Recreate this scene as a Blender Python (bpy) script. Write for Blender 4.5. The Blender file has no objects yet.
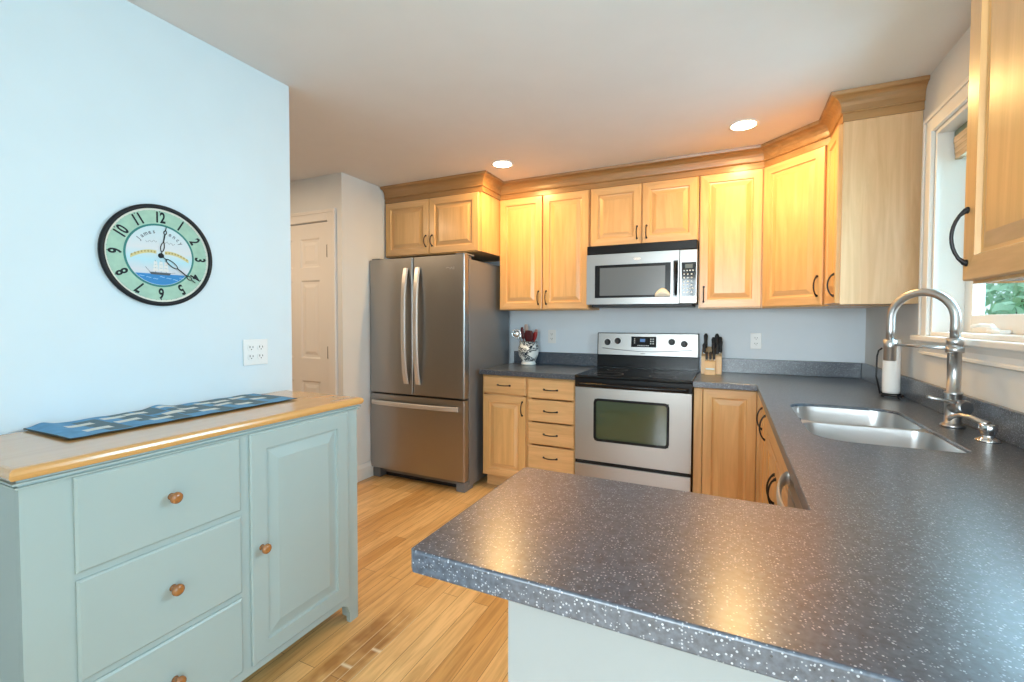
import bpy, bmesh, math, random
from mathutils import Vector, Matrix
random.seed(7)
S = bpy.context.scene
C = S.collection
PI = math.pi

# ------------------------------------------------------------ camera
cam_d = bpy.data.cameras.new('camera'); cam = bpy.data.objects.new('camera', cam_d); C.objects.link(cam)
YAW, PITCH, ROLL, F = -0.4435, -0.0291, 0.0025, 457.78
cam.location = (0.9595, -3.6845, 1.2888)
cam_d.sensor_fit = 'HORIZONTAL'; cam_d.sensor_width = 36.0
cam_d.lens = F / 1024 * 36.0
cam_d.shift_y = -7.4765 / 1024
fwd = Vector((math.sin(YAW) * math.cos(PITCH), math.cos(YAW) * math.cos(PITCH), math.sin(PITCH)))
rgt = Vector((math.cos(YAW), -math.sin(YAW), 0))
upv = rgt.cross(fwd)
r2 = rgt * math.cos(ROLL) + upv * math.sin(ROLL)
u2 = -rgt * math.sin(ROLL) + upv * math.cos(ROLL)
cam.matrix_world = Matrix(((r2.x, u2.x, -fwd.x, .9595), (r2.y, u2.y, -fwd.y, -3.6845), (r2.z, u2.z, -fwd.z, 1.2888), (0, 0, 0, 1)))
cam_d.clip_start = 0.03
S.camera = cam

# ------------------------------------------------------------ colour management, world, lights
S.view_settings.view_transform = 'Standard'
S.view_settings.look = 'None'
S.view_settings.gamma = 1
S.view_settings.use_curve_mapping = False
S.view_settings.exposure = 0.58
w = bpy.data.worlds.new('world'); S.world = w; w.use_nodes = True
w.node_tree.nodes['Background'].inputs[0].default_value = (0.72, 0.88, 1.0, 1)
w.node_tree.nodes['Background'].inputs[1].default_value = 1.1

def area(name, loc, size, size_y, direction, energy, col):
    d = bpy.data.lights.new(name, 'AREA'); d.shape = 'RECTANGLE'; d.size = size; d.size_y = size_y
    d.energy = energy; d.color = col
    o = bpy.data.objects.new(name, d); C.objects.link(o); o.location = loc
    o.rotation_euler = Vector(direction).to_track_quat('-Z', 'Z').to_euler()
    return o
area('patio_daylight', (2.1, -4.05, 1.25), 1.45, 2.0, (-1, 0, 0), 43, (0.62, 0.84, 1.0))
area('rear_fill', (0.3, -6.9, 1.5), 2.2, 1.5, (0, 1, 0), 185, (0.88, 0.94, 1.0))  # fill light added behind the camera to brighten the kitchen fronts
area('window_daylight', (2.50, -1.50, 1.7), 1.2, 1.05, (-1, -.65, -0.1), 88, (0.45, 0.78, 1.0))
WARM = (1.0, 0.60, 0.20)

# ------------------------------------------------------------ materials
def nt(name):
    m = bpy.data.materials.new(name); m.use_nodes = True
    return m, m.node_tree.nodes, m.node_tree.links, m.node_tree.nodes['Principled BSDF']
def mat(name, col, rough=.5, metal=0., emis=None, es=0., spec=None, coat=0.):
    m, n, l, b = nt(name)
    b.inputs['Base Color'].default_value = (*col, 1); b.inputs['Roughness'].default_value = rough
    b.inputs['Metallic'].default_value = metal
    if spec is not None: b.inputs['Specular IOR Level'].default_value = spec
    if coat: b.inputs['Coat Weight'].default_value = coat; b.inputs['Coat Roughness'].default_value = .08
    if emis: b.inputs['Emission Color'].default_value = (*emis, 1); b.inputs['Emission Strength'].default_value = es
    return m
def paint(name, col, rough=.6, amt=.03, scale=6.):
    m, n, l, b = nt(name)
    tc = n.new('ShaderNodeTexCoord'); no = n.new('ShaderNodeTexNoise'); no.inputs['Scale'].default_value = scale
    cr = n.new('ShaderNodeMix'); cr.data_type = 'RGBA'
    cr.inputs['A'].default_value = (*[c * (1 - amt) for c in col], 1); cr.inputs['B'].default_value = (*[min(1, c * (1 + amt)) for c in col], 1)
    l.new(tc.outputs['Object'], no.inputs['Vector']); l.new(no.outputs['Fac'], cr.inputs['Factor']); l.new(cr.outputs['Result'], b.inputs['Base Color'])
    b.inputs['Roughness'].default_value = rough
    n2 = n.new('ShaderNodeTexNoise'); n2.inputs['Scale'].default_value = 220
    bp = n.new('ShaderNodeBump'); bp.inputs['Strength'].default_value = .03; bp.inputs['Distance'].default_value = .002
    l.new(tc.outputs['Object'], n2.inputs['Vector']); l.new(n2.outputs['Fac'], bp.inputs['Height']); l.new(bp.outputs['Normal'], b.inputs['Normal'])
    return m
def wood(name, dark, light, axis='Z', rough=.35, scale=1., coat=.25, contrast=1.):
    m, n, l, b = nt(name)
    tc = n.new('ShaderNodeTexCoord'); mp = n.new('ShaderNodeMapping'); oi = n.new('ShaderNodeObjectInfo')
    s = {'X': (1.0, 14, 14), 'Y': (14, 1.0, 14), 'Z': (14, 14, 1.0)}[axis]
    mp.inputs['Scale'].default_value = [q * scale for q in s]
    cx = n.new('ShaderNodeCombineXYZ'); mu = n.new('ShaderNodeMath'); mu.operation = 'MULTIPLY'; mu.inputs[1].default_value = 17.
    l.new(oi.outputs['Random'], mu.inputs[0])
    for i in range(3): l.new(mu.outputs[0], cx.inputs[i])
    l.new(tc.outputs['Object'], mp.inputs['Vector']); l.new(cx.outputs[0], mp.inputs['Location'])
    no = n.new('ShaderNodeTexNoise'); no.inputs['Scale'].default_value = 1.6; no.inputs['Detail'].default_value = 6; no.inputs['Distortion'].default_value = 1.2
    no.inputs['Roughness'].default_value = .62
    l.new(mp.outputs[0], no.inputs['Vector'])
    r = n.new('ShaderNodeValToRGB'); r.color_ramp.elements[0].position = .5 - .22 / contrast; r.color_ramp.elements[1].position = .5 + .2 / contrast
    r.color_ramp.elements[0].color = (*dark, 1); r.color_ramp.elements[1].color = (*light, 1)
    l.new(no.outputs['Fac'], r.inputs[0]); l.new(r.outputs[0], b.inputs['Base Color'])
    b.inputs['Roughness'].default_value = rough; b.inputs['Coat Weight'].default_value = coat; b.inputs['Coat Roughness'].default_value = .2
    return m
MAPLE = wood('maple_vertical_grain', (.62, .335, .12), (.80, .475, .195))
MAPLE_H = wood('maple_horizontal_grain', (.60, .335, .135), (.80, .48, .22), 'X')
MAPLE_PANEL = wood('maple_end_panel', (.62, .37, .185), (.76, .50, .275))
MAPLE_DK = wood('maple_moulding', (.30, .15, .05), (.44, .235, .09), 'X', rough=.4)  # darker maple tone for the crown moulding
MAPLE_IN = mat('cabinet_interior', (.55, .4, .24), .6)
CABWHITE = mat('cabinet_underside', (.75, .76, .76), .5)
BLOCKWOOD = wood('knife_block_wood', (.55, .36, .17), (.7, .5, .27))
TOPWOOD = wood('sideboard_top_wood', (.60, .30, .095), (.68, .36, .125), 'X', rough=.2, coat=.6, scale=.6)
KNOBWOOD = wood('knob_wood', (.28, .10, .025), (.40, .16, .045), 'X', rough=.25, coat=.5)
WALLP = paint('wall_paint_pale_blue_grey', (.66, .75, .80), .65)
KWALL = paint('kitchen_wall_paint', (.73, .79, .85), .6)
CEIL = paint('ceiling_paint', (.74, .725, .715), .8)
TRIMW = mat('white_trim_paint', (.80, .77, .73), .5)
DOORW = mat('white_door_paint', (.78, .73, .68), .35)
SAGE = paint('sage_green_paint', (.37, .44, .425), .38, .02)
SAGE_D = mat('sage_side_paint', (.27, .32, .31), .45)
PLATE = mat('white_plastic', (.82, .82, .81), .3)
SLOT = mat('dark_slot', (.03, .03, .03), .5)
PANELW = paint('peninsula_panel_paint', (.25, .26, .257), .5, .02)
BRONZE = mat('dark_bronze', (.03, .028, .03), .38, .7)
BLACKG = mat('black_glass', (.006, .006, .007), .07)
BLACK = mat('black_enamel', (.008, .008, .009), .25, spec=.25)
BLACKM = mat('black_plastic', (.02, .02, .022), .45)
WHITEG = mat('white_print', (.7, .72, .72), .5)
CHROME = mat('polished_chrome', (.72, .72, .73), .08, 1.)
NICKEL = mat('brushed_nickel', (.50, .49, .485), .33, 1.)
def steel(name, col, rough=.3, axis='X'):
    m, n, l, b = nt(name)
    b.inputs['Metallic'].default_value = 1.; b.inputs['Base Color'].default_value = (*col, 1)
    tc = n.new('ShaderNodeTexCoord'); mp = n.new('ShaderNodeMapping')
    mp.inputs['Scale'].default_value = (3, 500, 500) if axis == 'X' else (500, 500, 3)
    no = n.new('ShaderNodeTexNoise'); no.inputs['Scale'].default_value = 1.
    mr = n.new('ShaderNodeMapRange'); mr.inputs['To Min'].default_value = rough - .05; mr.inputs['To Max'].default_value = rough + .07
    l.new(tc.outputs['Object'], mp.inputs[0]); l.new(mp.outputs[0], no.inputs['Vector']); l.new(no.outputs['Fac'], mr.inputs[0]); l.new(mr.outputs[0], b.inputs['Roughness'])
    return m
STEEL = steel('stainless_steel', (.39, .38, .37), .36)
STEEL_FR = steel('fridge_stainless', (.40, .385, .37), .34, 'Z')
STEEL_SINK = steel('sink_stainless', (.66, .66, .66), .3)
STEEL_HANDLE = mat('handle_steel', (.66, .61, .56), .34, .55)
FRSIDE = mat('fridge_side_grey', (.20, .205, .215), .32, .3)

def counter_mat():
    m, n, l, b = nt('speckled_grey_solid_surface')
    tc = n.new('ShaderNodeTexCoord'); base = (.082, .094, .112)
    last = None
    no = n.new('ShaderNodeTexNoise'); no.inputs['Scale'].default_value = 110; no.inputs['Detail'].default_value = 4
    l.new(tc.outputs['Object'], no.inputs['Vector'])
    r0 = n.new('ShaderNodeValToRGB'); r0.color_ramp.elements[0].position = .35; r0.color_ramp.elements[1].position = .68
    r0.color_ramp.elements[0].color = (.030, .040, .057, 1); r0.color_ramp.elements[1].color = (.072, .090, .122, 1)
    l.new(no.outputs['Fac'], r0.inputs[0]); last = r0.outputs[0]
    for sc, th, dens, col in ((180, .27, .26, (.30, .325, .37)), (260, .3, .3, (.26, .28, .31)), (120, .2, .12, (.015, .018, .024)), (125, .19, .15, (.42, .45, .49))):
        v = n.new('ShaderNodeTexVoronoi'); v.inputs['Scale'].default_value = sc
        l.new(tc.outputs['Object'], v.inputs['Vector'])
        lt = n.new('ShaderNodeMath'); lt.operation = 'LESS_THAN'; lt.inputs[1].default_value = th
        l.new(v.outputs['Distance'], lt.inputs[0])
        sp = n.new('ShaderNodeSeparateColor'); l.new(v.outputs['Color'], sp.inputs[0])
        l2 = n.new('ShaderNodeMath'); l2.operation = 'LESS_THAN'; l2.inputs[1].default_value = dens
        l.new(sp.outputs[0], l2.inputs[0])
        mu = n.new('ShaderNodeMath'); mu.operation = 'MULTIPLY'; l.new(lt.outputs[0], mu.inputs[0]); l.new(l2.outputs[0], mu.inputs[1])
        mx = n.new('ShaderNodeMix'); mx.data_type = 'RGBA'; mx.inputs['B'].default_value = (*col, 1)
        l.new(mu.outputs[0], mx.inputs['Factor']); l.new(last, mx.inputs['A']); last = mx.outputs['Result']
    l.new(last, b.inputs['Base Color']); b.inputs['Roughness'].default_value = .3
    b.inputs['Specular IOR Level'].default_value = .75
    b.inputs['Coat Weight'].default_value = .35; b.inputs['Coat IOR'].default_value = 1.6; b.inputs['Coat Roughness'].default_value = .24; b.inputs['Coat Tint'].default_value = (1, 1, 1, 1)
    return m
COUNTER = counter_mat()

def floor_mat():
    m, n, l, b = nt('maple_strip_floor')
    tc = n.new('ShaderNodeTexCoord'); mp = n.new('ShaderNodeMapping'); mp.inputs['Rotation'].default_value = (0, 0, PI / 2)
    l.new(tc.outputs['Object'], mp.inputs[0])
    br = n.new('ShaderNodeTexBrick'); br.inputs['Scale'].default_value = 1.; br.inputs['Brick Width'].default_value = .95
    br.inputs['Row Height'].default_value = .082; br.inputs['Mortar Size'].default_value = .0012; br.inputs['Mortar Smooth'].default_value = .3
    br.offset = .37; br.inputs['Color1'].default_value = (.0, .0, .0, 1); br.inputs['Color2'].default_value = (1, 1, 1, 1); br.inputs['Mortar'].default_value = (.5, .5, .5, 1)
    br.inputs['Bias'].default_value = 0
    l.new(mp.outputs[0], br.inputs['Vector'])
    r = n.new('ShaderNodeValToRGB'); r.color_ramp.elements[0].color = (.66, .36, .12, 1); r.color_ramp.elements[1].color = (.86, .56, .25, 1)
    l.new(br.outputs['Color'], r.inputs[0])
    mp2 = n.new('ShaderNodeMapping'); mp2.inputs['Scale'].default_value = (22, 1.6, 1)
    l.new(tc.outputs['Object'], mp2.inputs[0])
    no = n.new('ShaderNodeTexNoise'); no.inputs['Scale'].default_value = 2.; no.inputs['Detail'].default_value = 5; no.inputs['Distortion'].default_value = 1.
    l.new(mp2.outputs[0], no.inputs['Vector'])
    r2 = n.new('ShaderNodeValToRGB'); r2.color_ramp.elements[0].position = .3; r2.color_ramp.elements[0].color = (.66, .58, .5, 1)
    r2.color_ramp.elements[1].position = .6; r2.color_ramp.elements[1].color = (1, 1, 1, 1)
    l.new(no.outputs['Fac'], r2.inputs[0])
    mx = n.new('ShaderNodeMix'); mx.data_type = 'RGBA'; mx.blend_type = 'MULTIPLY'; mx.inputs['Factor'].default_value = .8
    l.new(r.outputs[0], mx.inputs['A']); l.new(r2.outputs[0], mx.inputs['B'])
    mo = n.new('ShaderNodeMix'); mo.data_type = 'RGBA'; mo.inputs['B'].default_value = (.26, .12, .04, 1)
    l.new(br.outputs['Fac'], mo.inputs['Factor']); l.new(mx.outputs['Result'], mo.inputs['A'])
    # worn darkened boards beside the sideboard, with pale scratches along their joints
    sx = n.new('ShaderNodeSeparateXYZ'); l.new(tc.outputs['Object'], sx.inputs[0])
    def band(sock, lo, hi, soft):
        a = n.new('ShaderNodeMapRange'); a.inputs['From Min'].default_value = lo - soft; a.inputs['From Max'].default_value = lo + soft; l.new(sock, a.inputs[0])
        c = n.new('ShaderNodeMapRange'); c.inputs['From Min'].default_value = hi - soft; c.inputs['From Max'].default_value = hi + soft
        c.inputs['To Min'].default_value = 1; c.inputs['To Max'].default_value = 0; l.new(sock, c.inputs[0])
        q = n.new('ShaderNodeMath'); q.operation = 'MULTIPLY'; l.new(a.outputs[0], q.inputs[0]); l.new(c.outputs[0], q.inputs[1]); return q.outputs[0]
    def mul(a, c):
        q = n.new('ShaderNodeMath'); q.operation = 'MULTIPLY'; l.new(a, q.inputs[0])
        if isinstance(c, float): q.inputs[1].default_value = c
        else: l.new(c, q.inputs[1])
        return q.outputs[0]
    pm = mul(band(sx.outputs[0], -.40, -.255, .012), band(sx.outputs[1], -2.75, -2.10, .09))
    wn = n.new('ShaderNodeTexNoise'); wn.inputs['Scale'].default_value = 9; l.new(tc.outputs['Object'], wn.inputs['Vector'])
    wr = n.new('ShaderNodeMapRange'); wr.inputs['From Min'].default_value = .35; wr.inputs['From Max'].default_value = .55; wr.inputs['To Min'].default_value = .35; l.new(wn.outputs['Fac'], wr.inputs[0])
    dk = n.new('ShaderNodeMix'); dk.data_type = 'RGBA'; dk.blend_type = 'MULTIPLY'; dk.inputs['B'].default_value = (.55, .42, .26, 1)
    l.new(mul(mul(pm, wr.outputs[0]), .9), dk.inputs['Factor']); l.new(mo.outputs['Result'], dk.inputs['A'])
    last = dk.outputs['Result']
    ymask = band(sx.outputs[1], -2.75, -2.10, .01)
    for x0 in (-.335, -.287, -.245):
        sl = mul(mul(band(sx.outputs[0], x0 - .0012, x0 + .0012, .0008), ymask), .75)
        k = n.new('ShaderNodeMix'); k.data_type = 'RGBA'; k.inputs['B'].default_value = (.8, .66, .45, 1); l.new(sl, k.inputs['Factor']); l.new(last, k.inputs['A']); last = k.outputs['Result']
    for x0, x1, y0 in ((-.335, -.287, -2.44), (-.287, -.245, -2.33)):
        sl = mul(mul(band(sx.outputs[0], x0, x1, .001), band(sx.outputs[1], y0 - .006, y0 + .006, .005)), .8)
        k = n.new('ShaderNodeMix'); k.data_type = 'RGBA'; k.inputs['B'].default_value = (.85, .74, .55, 1); l.new(sl, k.inputs['Factor']); l.new(last, k.inputs['A']); last = k.outputs['Result']
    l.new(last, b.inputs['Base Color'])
    b.inputs['Roughness'].default_value = .3; b.inputs['Coat Weight'].default_value = .2; b.inputs['Coat Roughness'].default_value = .25
    bp = n.new('ShaderNodeBump'); bp.inputs['Strength'].default_value = .25; bp.inputs['Distance'].default_value = .001; bp.invert = True
    l.new(br.outputs['Fac'], bp.inputs['Height']); l.new(bp.outputs['Normal'], b.inputs['Normal'])
    return m
FLOOR = floor_mat()

def glass_mat():
    m = bpy.data.materials.new('window_glass'); m.use_nodes = True; n = m.node_tree.nodes; l = m.node_tree.links; n.clear()
    o = n.new('ShaderNodeOutputMaterial'); t = n.new('ShaderNodeBsdfTransparent'); t.inputs[0].default_value = (.93, .97, .97, 1)
    g = n.new('ShaderNodeBsdfGlossy'); g.inputs['Roughness'].default_value = .02; x = n.new('ShaderNodeMixShader'); x.inputs[0].default_value = .05
    l.new(t.outputs[0], x.inputs[1]); l.new(g.outputs[0], x.inputs[2]); l.new(x.outputs[0], o.inputs[0])
    return m
GLASS = glass_mat()

# ------------------------------------------------------------ mesh helpers
class MB:
    def __init__(s): s.bm = bmesh.new(); s.M = Matrix.Identity(4)
    def _v(s, p): return s.bm.verts.new(s.M @ Vector(p))
    def box(s, a, b, bev=0., mi=0, seg=2):
        x0, y0, z0 = a; x1, y1, z1 = b
        vs = [s._v(p) for p in ((x0, y0, z0), (x1, y0, z0), (x1, y1, z0), (x0, y1, z0), (x0, y0, z1), (x1, y0, z1), (x1, y1, z1), (x0, y1, z1))]
        fs = [s.bm.faces.new([vs[i] for i in q]) for q in ((0, 3, 2, 1), (4, 5, 6, 7), (0, 1, 5, 4), (1, 2, 6, 5), (2, 3, 7, 6), (3, 0, 4, 7))]
        for f in fs: f.material_index = mi
        if bev > 0:
            es = list({e for f in fs for e in f.edges})
            r = bmesh.ops.bevel(s.bm, geom=es, offset=bev, segments=seg, affect='EDGES', profile=.5)
            for f in r['faces']: f.material_index = mi
        return s
    def rings(s, loops, mi=0, cap0=True, cap1=True, closed=True, smooth=False, mis=None):
        L = [[s._v(p) for p in lp] for lp in loops]
        n = len(L[0])
        for k in range(len(L) - 1):
            for i in range(n if closed else n - 1):
                j = (i + 1) % n
                f = s.bm.faces.new((L[k][i], L[k][j], L[k + 1][j], L[k + 1][i])); f.material_index = mis(k, i) if mis else mi; f.smooth = smooth
        if cap0: f = s.bm.faces.new(L[0][::-1]); f.material_index = mi
        if cap1: f = s.bm.faces.new(L[-1]); f.material_index = mi
        return s
    def tube(s, pts, r, seg=10, mi=0, flat=None):
        pts = [Vector(p) for p in pts]; n = len(pts)
        rs = r if isinstance(r, (list, tuple)) else [r] * n
        t0 = (pts[1] - pts[0]).normalized()
        up = Vector((0, 0, 1)) if abs(t0.z) < .9 else Vector((1, 0, 0))
        nrm = (up - t0 * up.dot(t0)).normalized(); loops = []
        for i in range(n):
            t = (pts[min(i + 1, n - 1)] - pts[max(i - 1, 0)]).normalized()
            nrm = (nrm - t * nrm.dot(t)).normalized(); bn = t.cross(nrm)
            fa, fb = (flat or (1, 1))
            loops.append([pts[i] + nrm * math.cos(2 * PI * k / seg) * rs[i] * fa + bn * math.sin(2 * PI * k / seg) * rs[i] * fb for k in range(seg)])
        return s.rings(loops, mi, smooth=True)
    def lathe(s, prof, c=(0, 0, 0), axis='Z', seg=32, mi=0, smooth=True, cap0=True, cap1=True):
        loops = []
        for r, z in prof:
            lp = []
            for k in range(seg):
                a = 2 * PI * k / seg; x, y = r * math.cos(a), r * math.sin(a)
                p = {'Z': (x, y, z), 'Y': (x, -z, y), 'X': (z, x, y)}[axis]   # axis Y: profile z runs towards -Y (the front)
                lp.append((p[0] + c[0], p[1] + c[1], p[2] + c[2]))
            loops.append(lp)
        return s.rings(loops, mi, cap0, cap1, smooth=smooth)
    def prism(s, pts, lo, hi, plane='XY', mi=0, bev=0.):
        def m3(p, h): return {'XY': (p[0], p[1], h), 'XZ': (p[0], h, p[1]), 'YZ': (h, p[0], p[1])}[plane]
        A = [s._v(m3(p, lo)) for p in pts]; B = [s._v(m3(p, hi)) for p in pts]; n = len(A)
        fs = [s.bm.faces.new(A[::-1]), s.bm.faces.new(B)]
        for i in range(n): fs.append(s.bm.faces.new((A[i], A[(i + 1) % n], B[(i + 1) % n], B[i])))
        for f in fs: f.material_index = mi
        if bev > 0: bmesh.ops.bevel(s.bm, geom=list({e for f in fs for e in f.edges}), offset=bev, segments=2, affect='EDGES', profile=.5)
        return s
    def build(s, name, mats, parent=None, loc=None):
        me = bpy.data.meshes.new(name)
        bmesh.ops.recalc_face_normals(s.bm, faces=s.bm.faces)
        s.bm.to_mesh(me); s.bm.free()
        for m in (mats if isinstance(mats, (list, tuple)) else [mats]): me.materials.append(m)
        o = bpy.data.objects.new(name, me); C.objects.link(o)
        if parent: o.parent = parent
        if loc: o.location = loc
        return o
def thing(name, label, cat, loc=(0, 0, 0), rz=0, group=None):
    o = bpy.data.objects.new(name, None); C.objects.link(o); o.location = loc; o.rotation_euler = (0, 0, rz)
    o.empty_display_size = .05
    return tag(o, label, cat, group)
def tag(o, label, cat, group=None):
    o['label'] = label; o['category'] = cat
    if group: o['group'] = group
    return o
def struct(name, mb, m):
    o = mb.build(name, m); o['kind'] = 'structure'; return o
def outline(name, outer, holes, z0, z1, m, bev=.004, parent=None):
    cu = bpy.data.curves.new(name, 'CURVE'); cu.dimensions = '2D'; cu.fill_mode = 'BOTH'
    for pts in [outer] + holes:
        sp = cu.splines.new('POLY'); sp.points.add(len(pts) - 1); sp.use_cyclic_u = True
        for i, p in enumerate(pts): sp.points[i].co = (p[0], p[1], 0, 1)
    cu.extrude = (z1 - z0) / 2 - bev; cu.bevel_depth = bev; cu.bevel_resolution = 2
    t = bpy.data.objects.new(name, cu); C.objects.link(t)
    dg = bpy.context.evaluated_depsgraph_get(); me = bpy.data.meshes.new_from_object(t.evaluated_get(dg))
    bpy.data.objects.remove(t)
    for v in me.vertices: v.co.z += (z0 + z1) / 2
    me.materials.clear(); me.materials.append(m)
    for p in me.polygons: p.use_smooth = False
    o = bpy.data.objects.new(name, me); C.objects.link(o)
    if parent: o.parent = parent
    return o
def rrect(x0, y0, x1, y1, r, seg=6):
    pts = []
    for cx, cy, a0 in ((x1 - r, y1 - r, 0), (x0 + r, y1 - r, PI / 2), (x0 + r, y0 + r, PI), (x1 - r, y0 + r, 3 * PI / 2)):
        for k in range(seg + 1):
            a = a0 + PI / 2 * k / seg; pts.append((cx + r * math.cos(a), cy + r * math.sin(a)))
    return pts
def text_bm(mb, body, size, M, mi=0, depth=.0004, sx=1., bold=0.):
    cu = bpy.data.curves.new('lettering', 'FONT'); cu.body = body; cu.size = size; cu.align_x = 'CENTER'; cu.align_y = 'CENTER'; cu.extrude = depth; cu.resolution_u = 3; cu.offset = bold
    t = bpy.data.objects.new('lettering', cu); C.objects.link(t)
    dg = bpy.context.evaluated_depsgraph_get(); me = bpy.data.meshes.new_from_object(t.evaluated_get(dg)); bpy.data.objects.remove(t)
    vs = [mb._v(M @ Vector((v.co.x * sx, v.co.y, v.co.z))) for v in me.vertices]
    for p in me.polygons:
        try: f = mb.bm.faces.new([vs[i] for i in p.vertices]); f.material_index = mi
        except ValueError: pass
    bpy.data.meshes.remove(me)
# text plane helper: text x -> local x, text y -> local z, facing local -y
def TM(x, y, z, rot=0.):
    return Matrix.Translation((x, y, z)) @ Matrix.Rotation(rot, 4, 'Y') @ Matrix.Rotation(PI / 2, 4, 'X')

# ------------------------------------------------------------ room shell
H = 2.4006; XR = 1.7616; XL = -0.954; YR = -6.5; XF = -3.3
struct('floor', MB().box((XF - .1, YR - .12, -.08), (XR + .17, .12, 0)), FLOOR)
struct('ceiling', MB().box((XF - .1, YR - .12, H), (XR + .17, .12, H + .1)), CEIL)
struct('wall_back', MB().box((-1.82, 0, 0), (XR + .17, .12, H)), KWALL)
struct('wall_left', MB().box((XL - .12, YR, 0), (XL, -2.14, H), .003), WALLP)
struct('wall_hall_far', MB().box((XF - .1, YR, 0), (XF, -1.09, H)), WALLP)
HALLP = paint('hall_wall_paint', (.73, .715, .695), .6)
struct('wall_alcove', MB().box((-1.82, -1.0895, 0), (-1.70, 0, H)), HALLP)
wd = MB()   # hall wall with the door opening
DX0, DX1, DZ = -2.56, -1.84, 2.05
wd.box((XF, -1.09, 0), (DX0, -.99, H)); wd.box((DX1, -1.09, 0), (-1.82, -.99, H)); wd.box((-1.82, -1.0905, 0), (-1.70, -1.0897, H)); wd.box((DX0, -1.09, DZ), (DX1, -.99, H))
struct('wall_hall', wd, HALLP)
WY0, WY1, WZ0, WZ1 = -2.20, -1.06, 1.20, 2.12      # kitchen window opening
PY0, PY1, PZ1 = -4.8, -3.3, 2.15                   # patio door opening behind the camera
wr = MB()
for y0, y1, z0, z1 in ((WY1, 0, 0, H), (WY0, WY1, 0, WZ0), (WY0, WY1, WZ1, H), (PY1, WY0, 0, H), (PY0, PY1, PZ1, H), (YR, PY0, 0, H)):
    wr.box((XR, y0, z0), (XR + .17, y1, z1))
struct('wall_right', wr, paint('right_wall_paint', (.70, .685, .66), .6))
struct('light_blocker', MB().box((XL, -4.28, 0), (.05, -4.16, H)), WALLP)  # unseen wall added to keep rear light off the sideboard's side
wb = MB(); BX0, BX1, BZ0, BZ1 = -.8, 1.4, .75, 2.15
for x0, x1, z0, z1 in ((XF, BX0, 0, H), (BX1, XR + .17, 0, H), (BX0, BX1, 0, BZ0), (BX0, BX1, BZ1, H)):
    wb.box((x0, YR - .12, z0), (x1, YR, z1))
struct('wall_rear', wb, WALLP)
def frame(mb, plane, u0, u1, v0, v1, w0, w1, t):
    for a, b in (((u0, v0), (u0 + t, v1)), ((u1 - t, v0), (u1, v1)), ((u0 + t, v0), (u1 - t, v0 + t)), ((u0 + t, v1 - t), (u1 - t, v1))):
        if plane == 'X': mb.box((w0, a[0], a[1]), (w1, b[0], b[1]), .002)
        else: mb.box((a[0], w0, a[1]), (b[0], w1, b[1]), .002)
# rear window and patio door (behind the camera)
wn = MB(); frame(wn, 'Y', BX0, BX1, BZ0, BZ1, YR - .1, YR - .04, .06); wn.box((.27, YR - .1, BZ0 + .06), (.33, YR - .04, BZ1 - .06))
o = struct('window_2', wn, TRIMW); g = MB().box((BX0 + .06, YR - .072, BZ0 + .06), (BX1 - .06, YR - .068, BZ1 - .06)).build('pane', GLASS, o)
wn = MB(); frame(wn, 'X', PY0, PY1, 0.0, PZ1, XR + .05, XR + .11, .07); wn.box((XR + .05, -4.09, .07), (XR + .11, -4.01, PZ1 - .07))
o = struct('door_2', wn, TRIMW); MB().box((XR + .078, PY0 + .07, .07), (XR + .082, PY1 - .07, PZ1 - .07)).build('pane', GLASS, o)
# kitchen window: jamb liner, sashes, panes, casing, stool, apron
wn = MB(); frame(wn, 'X', WY0, WY1, WZ0 + .025, WZ1, XR + .0, XR + .165, .018)
win = struct('window_1', wn, TRIMW)
for y0, y1 in ((-1.60, WY1 - .018), (WY0 + .018, -1.62)):
    s = MB(); frame(s, 'X', y0, y1, WZ0 + .043, WZ1 - .018, XR + .105, XR + .145, .072)
    so = s.build('sash', TRIMW, win); MB().box((XR + .123, y0 + .07, WZ0 + .11), (XR + .128, y1 - .07, WZ1 - .088)).build('pane', GLASS, so)
MB().box((XR + .1, -1.62, WZ0 + .043), (XR + .15, -1.60, WZ1 - .018)).build('mullion', TRIMW, win)
cs = MB()
cw = .072
for a, b in (((WY1, WZ0), (WY1 + cw, WZ1 + cw)), ((WY0 - cw, WZ0), (WY0, WZ1 + cw)), ((WY0, WZ1), (WY1, WZ1 + cw))):
    cs.box((XR - .016, a[0], a[1]), (XR, b[0], b[1]), .003)
cs.box((XR - .024, WY1 + cw - .018, WZ0), (XR - .016, WY1 + cw, WZ1 + cw), .003); cs.box((XR - .024, WY0 - cw, WZ1 + cw - .018), (XR - .016, WY1 + cw - .018, WZ1 + cw), .003)
cs.build('window_casing', TRIMW, win)
MB().box((XR - .045, WY0 - cw - .03, WZ0 + .0), (XR + .105, WY1 + cw + .02, WZ0 + .025), .006).build('window_stool', TRIMW, win)
ap = MB(); ap.rings([[(XR - d, y, z) for d, z in ((0, 1.2), (.026, 1.2), (.024, 1.19), (.014, 1.175), (.014, 1.155), (.02, 1.15), (.02, 1.142), (0, 1.135))] for y in (WY0 - cw, WY1 + cw)])
ap.build('window_apron', TRIMW, win)
cr = MB(); cr.box((XR + .07, -1.46, WZ0 + .0432), (XR + .103, -1.36, WZ0 + .058), .004); cr.tube([(XR + .085, -1.41, WZ0 + .055), (XR + .072, -1.40, WZ0 + .072), (XR + .066, -1.33, WZ0 + .075), (XR + .064, -1.27, WZ0 + .068)], [.008, .008, .006, .007], 8)
cr.build('window_crank', PLATE, win)
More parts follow.
